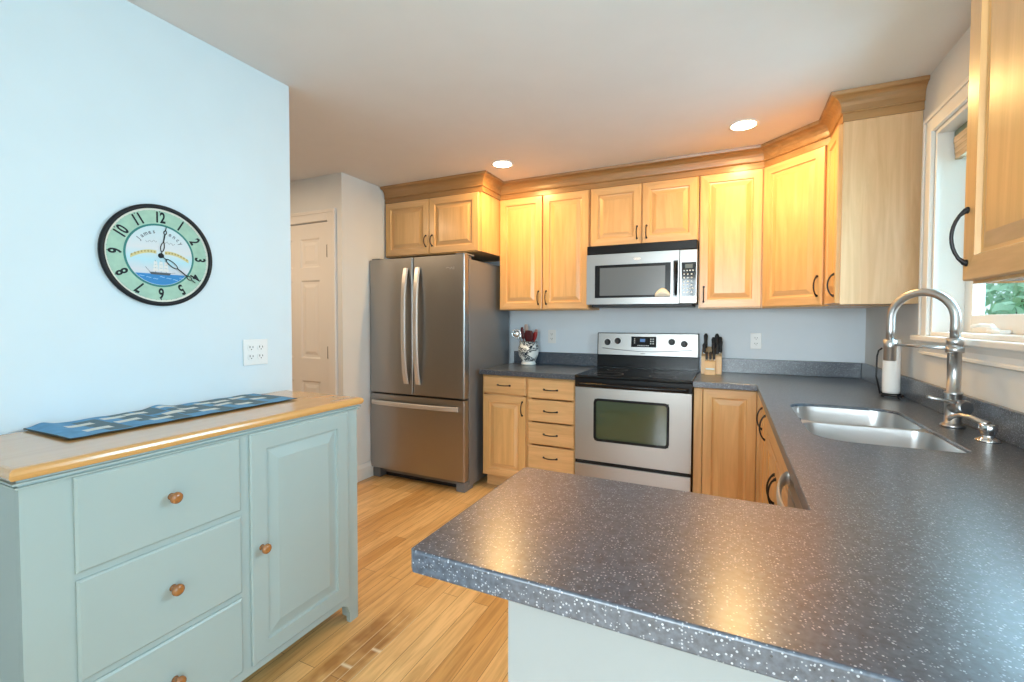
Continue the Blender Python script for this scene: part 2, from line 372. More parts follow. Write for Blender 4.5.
# hall door
door = struct('door_1', MB().box((DX0 + .003, -1.072, .008), (DX1 - .003, -1.04, DZ - .004)), DOORW)
def raised_ring(mb, x0, z0, x1, z1, y, prof, mis=None):   # prof: (inset, depth) pairs, facing -y
    loops = [[(x0 + i, y + d, z0 + i), (x1 - i, y + d, z0 + i), (x1 - i, y + d, z1 - i), (x0 + i, y + d, z1 - i)] for i, d in prof]
    mb.rings(loops, cap0=False, cap1=True, mis=mis)
dm = MB()
stx = [DX0 + .003, DX0 + .105, (DX0 + DX1) / 2 - .045, (DX0 + DX1) / 2 + .045, DX1 - .105, DX1 - .003]
zr = [.008, .22, .80, .98, 1.60, 1.70, 1.93, DZ - .004]
for a, b in ((0, 1), (2, 3), (4, 5)): dm.box((stx[a], -1.084, zr[0]), (stx[b], -1.072, zr[-1]))
for a, b in ((1, 2), (3, 4)):
    for c, d in ((0, 1), (2, 3), (4, 5), (6, 7)): dm.box((stx[a], -1.084, zr[c]), (stx[b], -1.072, zr[d]))
    for c, d in ((1, 2), (3, 4), (5, 6)): raised_ring(dm, stx[a], zr[c], stx[b], zr[d], -1.072, ((0, -.012), (.012, -.003), (.03, -.002), (.055, -.009)))
dm.build('door_panels', DOORW, door)
for z in (1.82, 1.035, .25):
    h = MB(); h.box((DX1 - .016, -1.0965, z - .045), (DX1 - .002, -1.0845, z + .045), .001); h.lathe([(.006, z - .05), (.006, z + .05)], (DX1 - .004, -1.0965, 0), seg=10)
    h.build('hinge', mat('hinge_metal', (.22, .2, .17), .35, 1.) if z > 1.8 else bpy.data.materials['hinge_metal'], door)
kn = MB(); kn.lathe([(.03, 0), (.03, .006), (.012, .01), (.012, .03), (.026, .04), (.028, .055), (.015, .066)], (DX0 + .06, -1.084, .95), 'Y', 20); kn.build('door_handle', NICKEL, door)
cs = MB()
for a, b in (((DX1 + .002, 0), (DX1 + .085, DZ + .085)), ((DX0 - .085, 0), (DX0 - .002, DZ + .085)), ((DX0 - .002, DZ + .002), (DX1 + .002, DZ + .085))):
    cs.box((a[0], -1.106, a[1]), (b[0], -1.09, b[1]), .003)
cs.box((DX1 + .06, -1.112, 0), (DX1 + .085, -1.106, DZ + .085), .003); cs.box((DX0 - .085, -1.112, DZ + .06), (DX1 + .06, -1.106, DZ + .085), .003)
struct('trim_1', cs, DOORW)
def base_prof(h=.125, t=.014): return ((0, 0), (t, 0), (t, h - .03), (t * .6, h - .012), (t * .35, h), (0, h))
struct('baseboard_alcove', MB().rings([[(-1.70 + d, y, z) for d, z in base_prof()] for y in (-1.09, -.02)]), TRIMW)
struct('baseboard_left', MB().rings([[(x, -2.14 + d, z) for d, z in base_prof()] for x in (XL - .12, XL)]), TRIMW)
struct('baseboard_rear', MB().rings([[(x, YR + d, z) for d, z in base_prof()] for x in (XL, XR)]), TRIMW)

# ------------------------------------------------------------ cabinet parts (local frame: x along the front, front facing -y, z up)
DOORPROF = ((0, .0), (0, -.017), (.003, -.020), (.052, -.020), (.0565, -.011), (.064, -.0095), (.068, -.0105), (.094, -.0185))
def cab_door(parent, x0, z0, x1, z1, y=0., name='door', handle=None, hlen=.1, prof=DOORPROF, mats=None, hmat=None):
    w_ = x1 - x0; h_ = z1 - z0
    mb = MB()
    def mis(k, i): return 1 if i in (0, 2) else 0
    loops = [[(i, d, i), (w_ - i, d, i), (w_ - i, d, h_ - i), (i, d, h_ - i)] for i, d in prof]
    mb.rings(loops, mis=mis)
    o = mb.build(name, mats or [MAPLE, MAPLE_H], parent, (x0, y, z0))
    if handle: bow_pull(o, handle[0] - x0, handle[1] - z0, handle[2], hlen, yy=-.020)
    return o
def bow_pull(parent, x, z, orient, ln=.1, yy=-.02, r=.0038, out=.023, m=None, name='handle'):
    pts = []; n = 10
    for k in range(n + 1):
        t = -1 + 2 * k / n; s = t * ln / 2; d = yy - .004 - out * (1 - t * t) ** .75
        pts.append((x + s, d, z) if orient == 'h' else (x, d, z + s))
    mb = MB(); mb.tube([(p[0], yy, p[2]) for p in pts[:1]] + pts + [(p[0], yy, p[2]) for p in pts[-1:]], [r * 1.5, r * 1.5] + [r] * (n - 1) + [r * 1.5, r * 1.5], 8)
    for p in (pts[0], pts[-1]): mb.lathe([(r * 2, 0), (r * 1.9, .004)], (p[0], yy, p[2]), 'Y', 12)
    return mb.build(name, m or BRONZE, parent)
def drawer_front(parent, x0, z0, x1, z1, y=0., handle=True, name='drawer', hz=None, mats=None):
    w_ = x1 - x0; h_ = z1 - z0
    o = MB().rings([[(i, d, i), (w_ - i, d, i), (w_ - i, d, h_ - i), (i, d, h_ - i)] for i, d in ((0, 0), (0, -.013), (.008, -.02))]).build(name, mats or [MAPLE_H], parent, (x0, y, z0))
    if handle: bow_pull(o, w_ / 2, (hz if hz is not None else h_ / 2), 'h', .1, yy=-.02)
    return o
def carcase(parent, w_, d_, z0, z1, opens=(), top=True, under=None, skin=None):
    """open box of panels: sides, back, bottom, top and a front frame"""
    t = .018; mb = MB()
    mb.box((0, .019, z0), (t, d_, z1)); mb.box((w_ - t, .019, z0), (w_, d_, z1))
    mb.box((t, d_ - .006, z0), (w_ - t, d_, z1))
    if top: mb.box((t, .019, z1 - t), (w_ - t, d_ - .006, z1))
    mb.box((t, .019, z0 + .003), (w_ - t, d_ - .006, z0 + .003 + t), mi=1)
    # face frame
    f = .035
    mb.box((0, 0, z0), (f, .019, z1)); mb.box((w_ - f, 0, z0), (w_, .019, z1)); mb.box((f, 0, z0), (w_ - f, .019, z0 + f)); mb.box((f, 0, z1 - f), (w_ - f, .019, z1))
    for x in opens: mb.box((x - .02, 0, z0 + f), (x + .02, .019, z1 - f))
    return mb.build('cabinet_body', [skin or MAPLE, under or MAPLE_IN], parent)
Z0U, Z1U = 1.372, 2.30
def upper(label, loc, rz, w_, d_, doors, z0=Z0U, opens=(), group=None, hl=.1, hin=.028, under=None, dz1=2.265, skin=None):
    t = thing('wall_cabinet', label, 'cabinet', (loc[0], loc[1], z0), rz, group)
    carcase(t, w_, d_, 0, Z1U - z0, opens, under=under, skin=skin)
    for x0, x1, hs in doors:
        hx = x0 + hin if hs == 'l' else x1 - hin
        cab_door(t, x0, .006, x1, dz1 - z0, handle=(hx, .045 + hl / 2, 'v'), hlen=hl)
    return t
# face at y=-.305 (door fronts -.325)
FY = -.305
tf = thing('wall_cabinet', 'short two-door maple cabinet deep above the stainless refrigerator', 'cabinet', (-1.688, -.605, 1.817), 0)
carcase(tf, .928, .603, 0, Z1U - 1.817, opens=(.45,))
cab_door(tf, .008, .006, .448, 2.265 - 1.817, handle=(.448 - .028, .11, 'v'), hlen=.085)
cab_door(tf, .453, .006, .905, 2.265 - 1.817, handle=(.453 + .028, .11, 'v'), hlen=.085)
upper('tall two-door maple wall cabinet between refrigerator and microwave, above the utensil crock', (-.758, FY), 0, .757, .303, ((.012, .378, 'r'), (.388, .752, 'l')), opens=(.383,))
upper('short two-door maple wall cabinet directly above the microwave', (.003, FY), 0, .757, .303, ((.01, .376, 'r'), (.386, .75, 'l')), z0=1.832, opens=(.381,), hl=.085)
upper('single-door maple wall cabinet just right of the microwave, above the knife block', (.764, FY), 0, .384, .303, ((.006, .376, 'l'),))
# diagonal corner cabinet (pentagon body)
td = thing('corner_wall_cabinet', 'angled single-door maple cabinet across the corner of the upper row', 'cabinet', (1.15, FY, Z0U), -PI / 4)
dl = math.hypot(.305, .305)
def w2l(x, y):
    a = PI / 4; dx, dy = x - 1.15, y - FY; return (dx * math.cos(a) - dy * math.sin(a), dx * math.sin(a) + dy * math.cos(a))
pent = [w2l(1.15, FY), w2l(1.455, -.61), w2l(XR - .002, -.61), w2l(XR - .002, -.002), w2l(1.15, -.002)]
MB().prism([(x, y + 1e-4) for x, y in pent], 0, Z1U - Z0U).build('cabinet_body', [MAPLE], td)
cab_door(td, .012, .006, dl - .022, 2.265 - Z0U, handle=(dl - .022 - .03, .115, 'v'), hlen=.11)
upper('narrow maple wall cabinet with plain end panel beside the window', (1.455, -.6105), -PI / 2, .3035, XR - 1.455 - .002, ((.008, .292, 'r'),), hl=.11, opens=(), skin=MAPLE_PANEL)
# near cabinet, right foreground: three doors
tn = upper('maple wall cabinet close to camera at right edge, over the near end of the counter', (1.448, -2.32), -PI / 2, .76, XR - 1.448 - .002, ((.004, .376, 'l'), (.384, .756, 'r')), opens=(.38,), under=CABWHITE, hl=.115, hin=.02)
# crown moulding
def sweep(path, prof, name, m):
    n = len(path); dirs = [(Vector(path[i + 1]) - Vector(path[i])).normalized() for i in range(n - 1)]
    nr = [Vector((d.y, -d.x)) for d in dirs]
    loops = []
    for i in range(n):
        if i == 0: o = nr[0]; k = 1
        elif i == n - 1: o = nr[-1]; k = 1
        else:
            o = (nr[i - 1] + nr[i]).normalized(); k = 1 / max(.2, o.dot(nr[i]))
        loops.append([(path[i][0] + o.x * k * d, path[i][1] + o.y * k * d, z) for d, z in prof])
    return MB().rings(loops, closed=True).build(name, m)
CR = [(.0, 2.270), (.010, 2.270), (.010, 2.306), (.017, 2.308), (.020, 2.312), (.017, 2.317), (.018, 2.322)] + [(.018 + .044 * (1 - math.cos(t * PI / 2 / 5)), 2.322 + .058 * math.sin(t * PI / 2 / 5)) for t in range(6)] + [(.067, 2.384), (.070, 2.3995), (0.0, 2.3995)]
tag(sweep([(-1.692, -.605), (-.76 - .0, -.605), (-.76, FY), (1.15, FY), (1.459, -.614), (1.459, -.914), (XR - .001, -.914)], CR, 'crown_moulding', MAPLE_DK),
    'darker maple crown moulding running along the tops of the upper cabinets to the ceiling', 'moulding')
CR2 = CR
tag(sweep([(1.448, -2.32), (1.448, -3.08)], CR2, 'crown_moulding', MAPLE_DK), 'maple crown moulding over the near cabinet at the right edge', 'moulding')

# ------------------------------------------------------------ base cabinets
ZB = .876
def base(label, loc, rz, w_, d_=.585, opens=(), toe=True, top=False):
    t = thing('base_cabinet', label, 'cabinet', (loc[0], loc[1], 0), rz)
    carcase(t, w_, d_, .10, ZB, opens, top=top)
    MB().box((.0, .07, 0), (w_, .088, .10)).build('toe_kick', MAPLE_H, t)
    return t
FB = -.60
t = base('maple base cabinet with one drawer and one door next to the refrigerator', (-.752, FB), 0, .374)
MB().box((.006, 0, .715), (.368, .0185, .735)).build('rail', MAPLE_H, t)
drawer_front(t, .012, .733, .366, .868, y=-.0005); cab_door(t, .012, .108, .366, .722, handle=(.34, .635, 'v'), hlen=.1)
t = base('maple base cabinet with a stack of four drawers left of the stove', (-.377, FB), 0, .374)
for z0, z1 in ((.722, .868), (.553, .712), (.385, .543), (.108, .375)):
    drawer_front(t, .008, z0, .366, z1, hz=(z1 - z0) - .078)
t = base('maple base cabinet with tall blind door between stove and inside corner', (.765, FB), 0, .349)
cab_door(t, .052, .108, .347, .868); MB().box((.0, -.019, .108), (.049, -.0005, .868), .001).build('filler_strip', MAPLE, t)
XB = 1.155
t = base('maple base cabinet with two full-height doors at the corner below the worktop', (XB, -.625), -PI / 2, .503, XR - XB - .004, opens=(.154,))
MB().box((-.024, -.0405, .1), (-.001, -.0005, .872), .001).build('corner_post', MAPLE, t)
cab_door(t, .008, .108, .150, .868, handle=(.125, .735, 'v'), hlen=.12)
cab_door(t, .158, .108, .402, .868, handle=(.374, .735, 'v'), hlen=.125)
MB().box((.408, -.019, .108), (.499, -.0005, .868), .001).build('filler_strip', MAPLE, t)
t = base('maple sink base cabinet with false front above two doors, under the sink', (XB, -1.13), -PI / 2, .90, XR - XB - .004, opens=(.45,))
drawer_front(t, .008, .735, .892, .868, handle=False, name='false_front')
cab_door(t, .008, .108, .446, .725, handle=(.42, .60, 'v'), hlen=.12)
cab_door(t, .454, .108, .892, .725, handle=(.48, .60, 'v'), hlen=.12)
# dishwasher
t = thing('dishwasher', 'built-in stainless dishwasher with bowed handle, under worktop between sink cabinet and peninsula', 'dishwasher', (XB, -2.033, 0), -PI / 2)
MB().box((.003, .02, .10), (.585, .58, .87)).box((.02, .07, .0), (.57, .55, .10)).build('tub', BLACKM, t)
MB().box((.004, -.024, .12), (.584, .019, .77), .004).build('door', STEEL, t)
MB().box((.004, -.024, .773), (.584, .019, .868), .004).build('control_strip', STEEL, t)
hp = [(.05, -.024, .812), (.05, -.028, .812)] + [(.05 + .48 * k / 14, -.034 - .036 * math.sin(PI * k / 14) ** .7, .812) for k in range(15)] + [(.53, -.028, .812), (.53, -.024, .812)]
MB().tube(hp, .02, 12, flat=(1.0, .3)).build('handle', STEEL_HANDLE, t)
# peninsula base
t = thing('peninsula_cabinet', 'base of the peninsula faced with a plain pale grey panel towards the camera', 'cabinet', (.645, -3.035, 0), 0)
MB().box((0, 0, 0), (XR - .645 - .003, .018, ZB), .001).build('front_panel', PANELW, t)
MB().box((0, .0185, 0), (.018, .39, ZB), .001).build('side_panel', PANELW, t)
MB().box((.0185, .36, .10), (.48, .378, ZB), .0).box((.0185, .3, 0), (.48, .318, .0995)).build('kitchen_side', MAPLE, t)

# ------------------------------------------------------------ worktops, sink
ct = thing('worktop', 'grey speckled L-shaped worktop with peninsula holding the sink', 'worktop', (0, 0, 0))
hole = []
def arc(cx, cy, r, a0, a1, n=7): return [(cx + r * math.cos(math.radians(a0 + (a1 - a0) * k / n)), cy + r * math.sin(math.radians(a0 + (a1 - a0) * k / n))) for k in range(n + 1)]
SX0, SX1, SY0, SY1, SD = 1.205, 1.60, -1.965, -1.235, -1.615
hole = arc(SX1 - .09, SY1 - .09, .09, 0, 90) + arc(SX0 + .10, SY1 - .10, .10, 90, 180) + [(SX0, SD + .02), (SX0 + .006, SD), (SX0, SD - .02)] + arc(SX0 + .12, SY0 + .12, .12, 180, 270) + arc(SX1 - .05, SY0 + .05, .05, 270, 360)
outer = [(.7645, -.648), (XR - .648, -.648), (XR - .648, -2.622), (.500, -2.622), (.494, -2.628), (.494, -3.080), (.500, -3.086), (XR - .002, -3.086), (XR - .002, -.002), (.7645, -.002)]
outline('worktop_slab', outer, [hole], ZB, .914, COUNTER, .004, ct)
MB().box((.7645, -.022, .9145), (XR - .0225, -.002, 1.016), .002).build('backsplash', COUNTER, ct)
MB().box((XR - .022, -3.086, .9145), (XR - .002, -.002, 1.016), .002).build('backsplash', COUNTER, ct)
c2 = thing('worktop', 'short dark speckled worktop between refrigerator and stove', 'worktop', (0, 0, 0))
MB().box((-.761, -.648, ZB), (-.002, -.002, .914), .004).build('worktop_slab', COUNTER, c2)
MB().box((-.761, -.022, .9145), (-.002, -.002, 1.016), .002).build('backsplash', COUNTER, c2)

sk = thing('kitchen_sink', 'undermount stainless double bowl sink in the worktop below the window', 'sink', (0, 0, 0))
SZ = .9025
def shrink(pts, d):
    cx_ = (SX0 + SX1) / 2; cy_ = (SY0 + SY1) / 2
    return [(x - d * (1 if x > cx_ else -1) * min(1, abs(x - cx_) / .12), y - d * (1 if y > cy_ else -1) * min(1, abs(y - cy_) / .2)) for x, y in pts]
BWL = ((SX0 + .007, SD + .011, SX1 - .007, SY1 - .006, .09), (SX0 + .007, SY0 + .006, SX1 - .007, SD - .011, .10))
BPT = []
for x0, y0, x1, y1, r in BWL:
    if y1 > -1.4: pts = arc(x1 - .085, y1 - .085, .085, 0, 90) + arc(x0 + .095, y1 - .095, .095, 90, 180) + arc(x0 + .05, y0 + .05, .05, 180, 270) + arc(x1 - .05, y0 + .05, .05, 270, 360)
    else: pts = arc(x1 - .05, y1 - .05, .05, 0, 90) + arc(x0 + .05, y1 - .05, .05, 90, 180) + arc(x0 + .115, y0 + .115, .115, 180, 270) + arc(x1 - .05, y0 + .05, .05, 270, 360)
    BPT.append(pts)
outline('rim', shrink(hole, .005), [list(p) for p in BPT], SZ - .0016, SZ, STEEL_SINK, .0004, sk)
for pts in BPT:
    cx_ = sum(p[0] for p in pts) / len(pts); cy_ = sum(p[1] for p in pts) / len(pts); mb = MB(); L = []
    for sc, z in ((1.0, SZ - .0018), (.985, SZ - .03), (.96, .75), (.93, .725), (.84, .708), (.6, .702)):
        L.append([(cx_ + (x - cx_) * sc, cy_ + (y - cy_) * sc, z) for x, y in pts])
    mb.rings(L, cap0=False, smooth=True); mb.build('bowl', STEEL_SINK, sk)
    MB().lathe([(.045, .7025), (.044, .705), (.034, .7048), (.03, .7035)], (cx_, cy_, 0), cap0=False).build('drain', CHROME, sk)

# faucet
fx, fy = 1.681, -1.55
ft = thing('faucet', 'brushed steel high-arc pull-down faucet standing behind the sink', 'faucet', (fx, fy, .9145))
ux, uy = -.7071, .7071
def fp(s, z): return (ux * s, uy * s, z - .9145)
MB().lathe([(.034, 0), (.034, .006), (.026, .012), (.0235, .014), (.0235, .115), (.026, .117), (.026, .123), (.0195, .125), (.0195, .262), (.026, .264), (.026, .283), (.0205, .285), (.0205, .290), (.024, .292), (.024, .315), (.0145, .317)], seg=28).build('column', NICKEL, ft)
pts = [fp(0, 1.23), fp(0, 1.27)] + [fp(.103 - .103 * math.cos(PI * k / 20), 1.297 + .1 * math.sin(PI * k / 20)) for k in range(21)] + [fp(.206, 1.25), fp(.206, 1.212)]
MB().tube(pts, .0145, 16).build('spout', NICKEL, ft)
sh = MB(); sh.lathe([(.0185, 1.132 - .9145), (.0205, 1.135 - .9145), (.0205, 1.182 - .9145), (.022, 1.184 - .9145), (.022, 1.212 - .9145), (.016, 1.215 - .9145)], (ux * .206, uy * .206, 0), seg=24); sh.build('spray_head', NICKEL, ft)
MB().tube([fp(.02, 1.192), fp(.1, 1.194), fp(.188, 1.198)], .0055, 10).build('support_arm', NICKEL, ft)
kb = MB(); kb.tube([(0.0, 0, .07), (.018, -.040, .074), (.021, -.047, .075)], [.024, .028, .022], 20); kb.build('valve_body', mat('satin_metal', (.33, .33, .34), .33, 1.), ft)
MB().tube([(.005, -.032, .088), (-.04, -.042, .097), (-.088, -.050, .108)], [.006, .0055, .0065], 10).build('lever', NICKEL, ft)
# soap dispenser
sd = thing('soap_dispenser', 'small chrome soap pump with curved spout right of the faucet', 'soap dispenser', (1.693, -1.765, .9145))
MB().lathe([(.031, 0), (.031, .004), (.024, .009), (.015, .013), (.016, .022), (.022, .034), (.0225, .052), (.020, .055), (.012, .0555)], seg=28).build('pump_body', CHROME, sd)
MB().tube([(0, 0, .052), (-.01, .012, .056), (-.028, .038, .066), (-.045, .064, .066), (-.058, .085, .056), (-.064, .094, .044)], [.011, .0095, .0075, .007, .007, .0065], 12).build('spout', NICKEL, sd)
# paper towels
pt = thing('paper_towel_holder', 'black wire paper towel stand on worktop in the corner beyond the faucet', 'paper towel holder', (1.688, -.83, .9145))
rb = MB()
ring = [(.042 * math.cos(a), .09 * math.sin(a), .012) for a in [2 * PI * k / 24 for k in range(25)]]
rb.tube(ring, .0035, 8); rb.tube([(-.042, 0, .012), (.042, 0, .012)], .0035, 8); rb.tube([(0, 0, .012), (0, 0, .295)], .004, 8)
for a in (20, 110, 200, 290):
    a = math.radians(a); rb.lathe([(.003, 0), (.007, .002), (.008, .007), (.006, .012), (.003, .014)], (.042 * math.cos(a), .09 * math.sin(a), 0), seg=10)
rb.build('stand', BRONZE, pt)
MB().tube([(-.042, .0, .012), (-.060, -.0, .10), (-.058, 0, .20), (-.052, 0, .228), (-.038, 0, .24)], .004, 8).build('tension_arm', BRONZE, pt)
pr = MB(); pr.lathe([(.016, .018), (.034, .018), (.036, .03), (.036, .28), (.034, .285), (.016, .285)], seg=32, cap0=False, cap1=False)
pr.lathe([(.016, .285), (.016, .018)], seg=32, cap0=False, cap1=False)
tag(pr.build('paper_towel_roll', mat('paper', (.86, .83, .80), .85), None, (1.688, -.83, .9145)), 'white paper towel roll upright on the black wire stand', 'paper towel')

# ------------------------------------------------------------ refrigerator
fr = thing('refrigerator', 'stainless french-door refrigerator with bottom freezer left of the cabinets', 'refrigerator', (-1.697, -.805, 0))
FW = .902
MB().box((.004, .075, .03), (FW - .004, .765, 1.745), .004).build('body', FRSIDE, fr)
MB().box((.02, .068, .08), (FW - .02, .0745, 1.74)).build('gasket', BLACKM, fr)
def fdoor(x0, z0, x1, z1, name):
    mb = MB(); pr = rrect(x0, .0, x1, .067, .012, 4)
    mb.prism(pr, z0, z1); o = mb.build(name, STEEL_FR, fr); return o
SPL = .436
dl_ = fdoor(0, .705, SPL - .003, 1.771, 'left_door'); dr_ = fdoor(SPL + .003, .705, FW, 1.771, 'right_door'); fz = fdoor(0, .085, FW, .690, 'freezer_drawer')
def strap(parent, a, b, out, wdt, axis):
    pts = []; n = 16
    for k in range(n + 1):
        t = -1 + 2 * k / n
        d = -.014 - out * (1 - abs(t) ** 3.2)
        s = a + (b - a) * k / n
        pts.append((wdt[0], d, s) if axis == 'z' else (s, d, wdt[0]))
    mb = MB(); L = []
    for p in pts:
        hw = wdt[1] / 2
        if axis == 'z': L.append([(p[0] - hw, p[1], p[2]), (p[0] - hw * .7, p[1] - .007, p[2]), (p[0] + hw * .7, p[1] - .007, p[2]), (p[0] + hw, p[1], p[2]), (p[0] + hw, p[1] + .008, p[2]), (p[0] - hw, p[1] + .008, p[2])])
        else: L.append([(p[0], p[1], p[2] - hw), (p[0], p[1] - .007, p[2] - hw * .7), (p[0], p[1] - .007, p[2] + hw * .7), (p[0], p[1], p[2] + hw), (p[0], p[1] + .008, p[2] + hw), (p[0], p[1] + .008, p[2] - hw)])
    mb.rings(L)
    for s in (a + .02, b - .02):
        if axis == 'z': mb.box((wdt[0] - .01, -.016, s - .015), (wdt[0] + .01, 0, s + .015))
        else: mb.box((s - .015, -.016, wdt[0] - .01), (s + .015, 0, wdt[0] + .01))
    return mb.build('handle', STEEL_HANDLE, parent)
strap(dl_, .79, 1.69, .035, (SPL - .058, .042), 'z'); strap(dr_, .79, 1.69, .035, (SPL + .056, .042), 'z'); strap(fz, .035, FW - .05, .03, (.625, .036), 'x')
for x0 in (.01, FW - .085): MB().box((x0, .02, 0), (x0 + .075, .14, .074), .004).build('foot', mat('foot_grey', (.17, .175, .19), .45) if x0 < .1 else bpy.data.materials['foot_grey'], fr)
MB().box((.09, .09, .0), (FW - .09, .11, .08)).build('toe_grille', BLACKM, fr)
for x0 in (.01, FW - .09): MB().box((x0, .02, 1.7725), (x0 + .08, .16, 1.785), .004).box((x0 + .02, .09, 1.7455), (x0 + .06, .15, 1.7725)).build('hinge_cover', FRSIDE, fr)
lg = MB(); lg.tube([(.76 + .016 * math.cos(a), -.0008, 1.672 + .008 * math.sin(a)) for a in [PI * k / 8 for k in range(9)]], .0014, 6)
lg.tube([(.778, -.0008, 1.664), (.790, -.0008, 1.68)], .0016, 6); lg.tube([(.794, -.0008, 1.682), (.800, -.0008, 1.664)], .0016, 6); lg.tube([(.812, -.0008, 1.684), (.812, -.0008, 1.662)], .0018, 6)
lg.build('badge', mat('badge_silver', (.75, .72, .68), .3, .5), dr_)

# ------------------------------------------------------------ stove
st = thing('stove', 'stainless and black electric range with glass cooktop and oven window', 'stove', (.003, -.66, 0))
SW = .756
MB().box((0, .03, .03), (SW, .635, .899), .002).build('body', BLACK, st)
for x in (.05, SW - .05):
    for y in (.08, .58): MB().lathe([(.018, 0), (.018, .03)], (x, y, 0), seg=12).build('foot', BLACKM, st)
ck = MB(); ck.box((0, -.01, .8995), (SW, .585, .917), .006, seg=3)
ck.build('cooktop', BLACKG, st)
for cx, cy, r in ((.2, .15, .1), (.56, .15, .085), (.2, .42, .075), (.56, .42, .1)):
    e = MB(); e.lathe([(r, .9172), (r, .9175), (r - .002, .9175), (r - .002, .9172)], (cx, cy, 0), seg=48, cap0=False, cap1=False, smooth=False); e.build('burner_ring', mat('burner_mark', (.16, .16, .16), .3) if cx == .2 and cy == .15 else bpy.data.materials['burner_mark'], st)
MB().box((0, 0, .835), (SW, .029, .8985), .004).build('vent_trim', BLACK, st)
hd = MB(); hd.tube([(.03, -.002, .858), (.03, -.034, .857), (.06, -.046, .857), (SW / 2, -.05, .857), (SW - .06, -.046, .857), (SW - .03, -.034, .857), (SW - .03, -.002, .858)], [.013] * 7, 12, flat=(1, .8)); hd.build('oven_handle', BLACK, st)
od = MB(); wx0, wx1, wz0, wz1 = .138, .618, .478, .760
for a, b in (((.004, .335), (wx0, .833)), ((wx1, .335), (SW - .004, .833)), ((wx0, .335), (wx1, wz0)), ((wx0, wz1), (wx1, .833))): od.box((a[0], -.001, a[1]), (b[0], .029, b[1]))
odo = od.build('oven_door', STEEL, st)
fw = MB(); lo = rrect(wx0 - .004, wz0 - .004, wx1 + .004, wz1 + .004, .03); li = rrect(wx0 + .012, wz0 + .012, wx1 - .012, wz1 - .012, .018)
fw.rings([[(x, -.0015, z) for x, z in lo], [(x, -.006, z) for x, z in lo], [(x, -.006, z) for x, z in li], [(x, .0, z) for x, z in li]], cap0=False, cap1=False); fw.build('window_frame', BLACK, odo)
def ovenglass():
    m, n, l, b = nt('oven_window_glass'); b.inputs['Roughness'].default_value = .1
    b.inputs['Base Color'].default_value = (.045, .065, .032, 1); b.inputs['Coat Weight'].default_value = 1.; b.inputs['Coat Roughness'].default_value = .04
    return m
MB().box((wx0 + .0, .004, wz0 + .0), (wx1 - .0, .010, wz1 - .0)).build('window_glass', ovenglass(), odo)
dw = MB(); dw.box((.004, -.001, .085), (SW - .004, .029, .310), .003); dw.build('storage_drawer', STEEL, st)
MB().box((.004, .006, .311), (SW - .004, .029, .334)).box((.02, -.012, .316), (SW - .02, .005, .330), .004).build('drawer_grip', BLACK, st)
bg = MB(); bg.prism([(.590, .9175), (.632, .9175), (.632, 1.186), (.612, 1.192), (.600, 1.186), (.586, 1.02), (.590, 1.012)], 0.0, SW, 'YZ'); bgo = bg.build('backguard', BLACK, st)
# sloped silver face: plane from (y .584,z1.02) to (y .5975,z1.186)
def bgp(x, s, off=0.):   # s = 0..1 up the face
    return (x, .5845 + .0145 * s - off, 1.02 + .168 * s)
def bgrect(mb, x0, x1, s0, s1, o0, o1, mi=0, rad=None):
    mb.rings([[bgp(x0, s0, o), bgp(x1, s0, o), bgp(x1, s1, o), bgp(x0, s1, o)] for o in (o0, o1)], mi)
mb = MB(); bgrect(mb, .008, SW - .008, .0, .99, .0005, .004); pn = mb.build('control_panel', STEEL, st)
mb = MB(); lp = []
for k in range(15):
    x = .045 + (.665) * k / 14; lp.append(bgp(x, .30 - .12 * math.sin(PI * k / 14), .005))
mb.tube(lp, .0022, 6); mb.build('panel_groove', mat('groove_shadow', (.16, .16, .17), .4, .6), pn)
mb = MB(); bgrect(mb, .268, .455, .38, .86, .0045, .0075); mb.build('display', BLACKG, pn)
mb = MB(); bgrect(mb, .335, .372, .62, .76, .0078, .0082); mb.build('clock_readout', mat('blue_display', (.02, .05, .12), .3, 0, (.12, .35, .8), .25), pn)
mb = MB()
for k in range(7): bgrect(mb, .315 + k * .013, .323 + k * .013, .43, .47, .0078, .0082)
mb.build('button_marks', WHITEG, pn); mb = MB()
for k in range(2):
    for j in range(3): bgrect(mb, .41 + k * .018, .42 + k * .018, .52 + j * .1, .58 + j * .1, .0078, .0082)
mb.build('button_marks', WHITEG, pn); mb = MB()
for j in range(3): bgrect(mb, .29, .298, .55 + j * .09, .59 + j * .09, .0078, .0082)
mb.build('button_marks', WHITEG, pn)
for x, s in ((.082, .58), (.162, .64), (.567, .64), (.655, .56)):
    p = Vector(bgp(x, s, .004)); k = MB(); k.lathe([(.024, 0), (.024, .003), (.0205, .005), (.019, .02), (.016, .023)], p, 'Y', 24)
    k.box((p.x - .003, p.y - .031, p.z - .017), (p.x + .003, p.y - .022, p.z + .017), .001); ko = k.build('knob', BLACKM, pn)
    r_ = MB(); r_.lathe([(.031, 0), (.031, .0006), (.029, .0006), (.029, 0)], p, 'Y', 32, cap0=False, cap1=False); r_.build('dial_mark', WHITEG, ko)
MB().tube([bgp(.34, .08, .0045), bgp(.375, .085, .0045)], .002, 6).build('badge', BRONZE, pn)

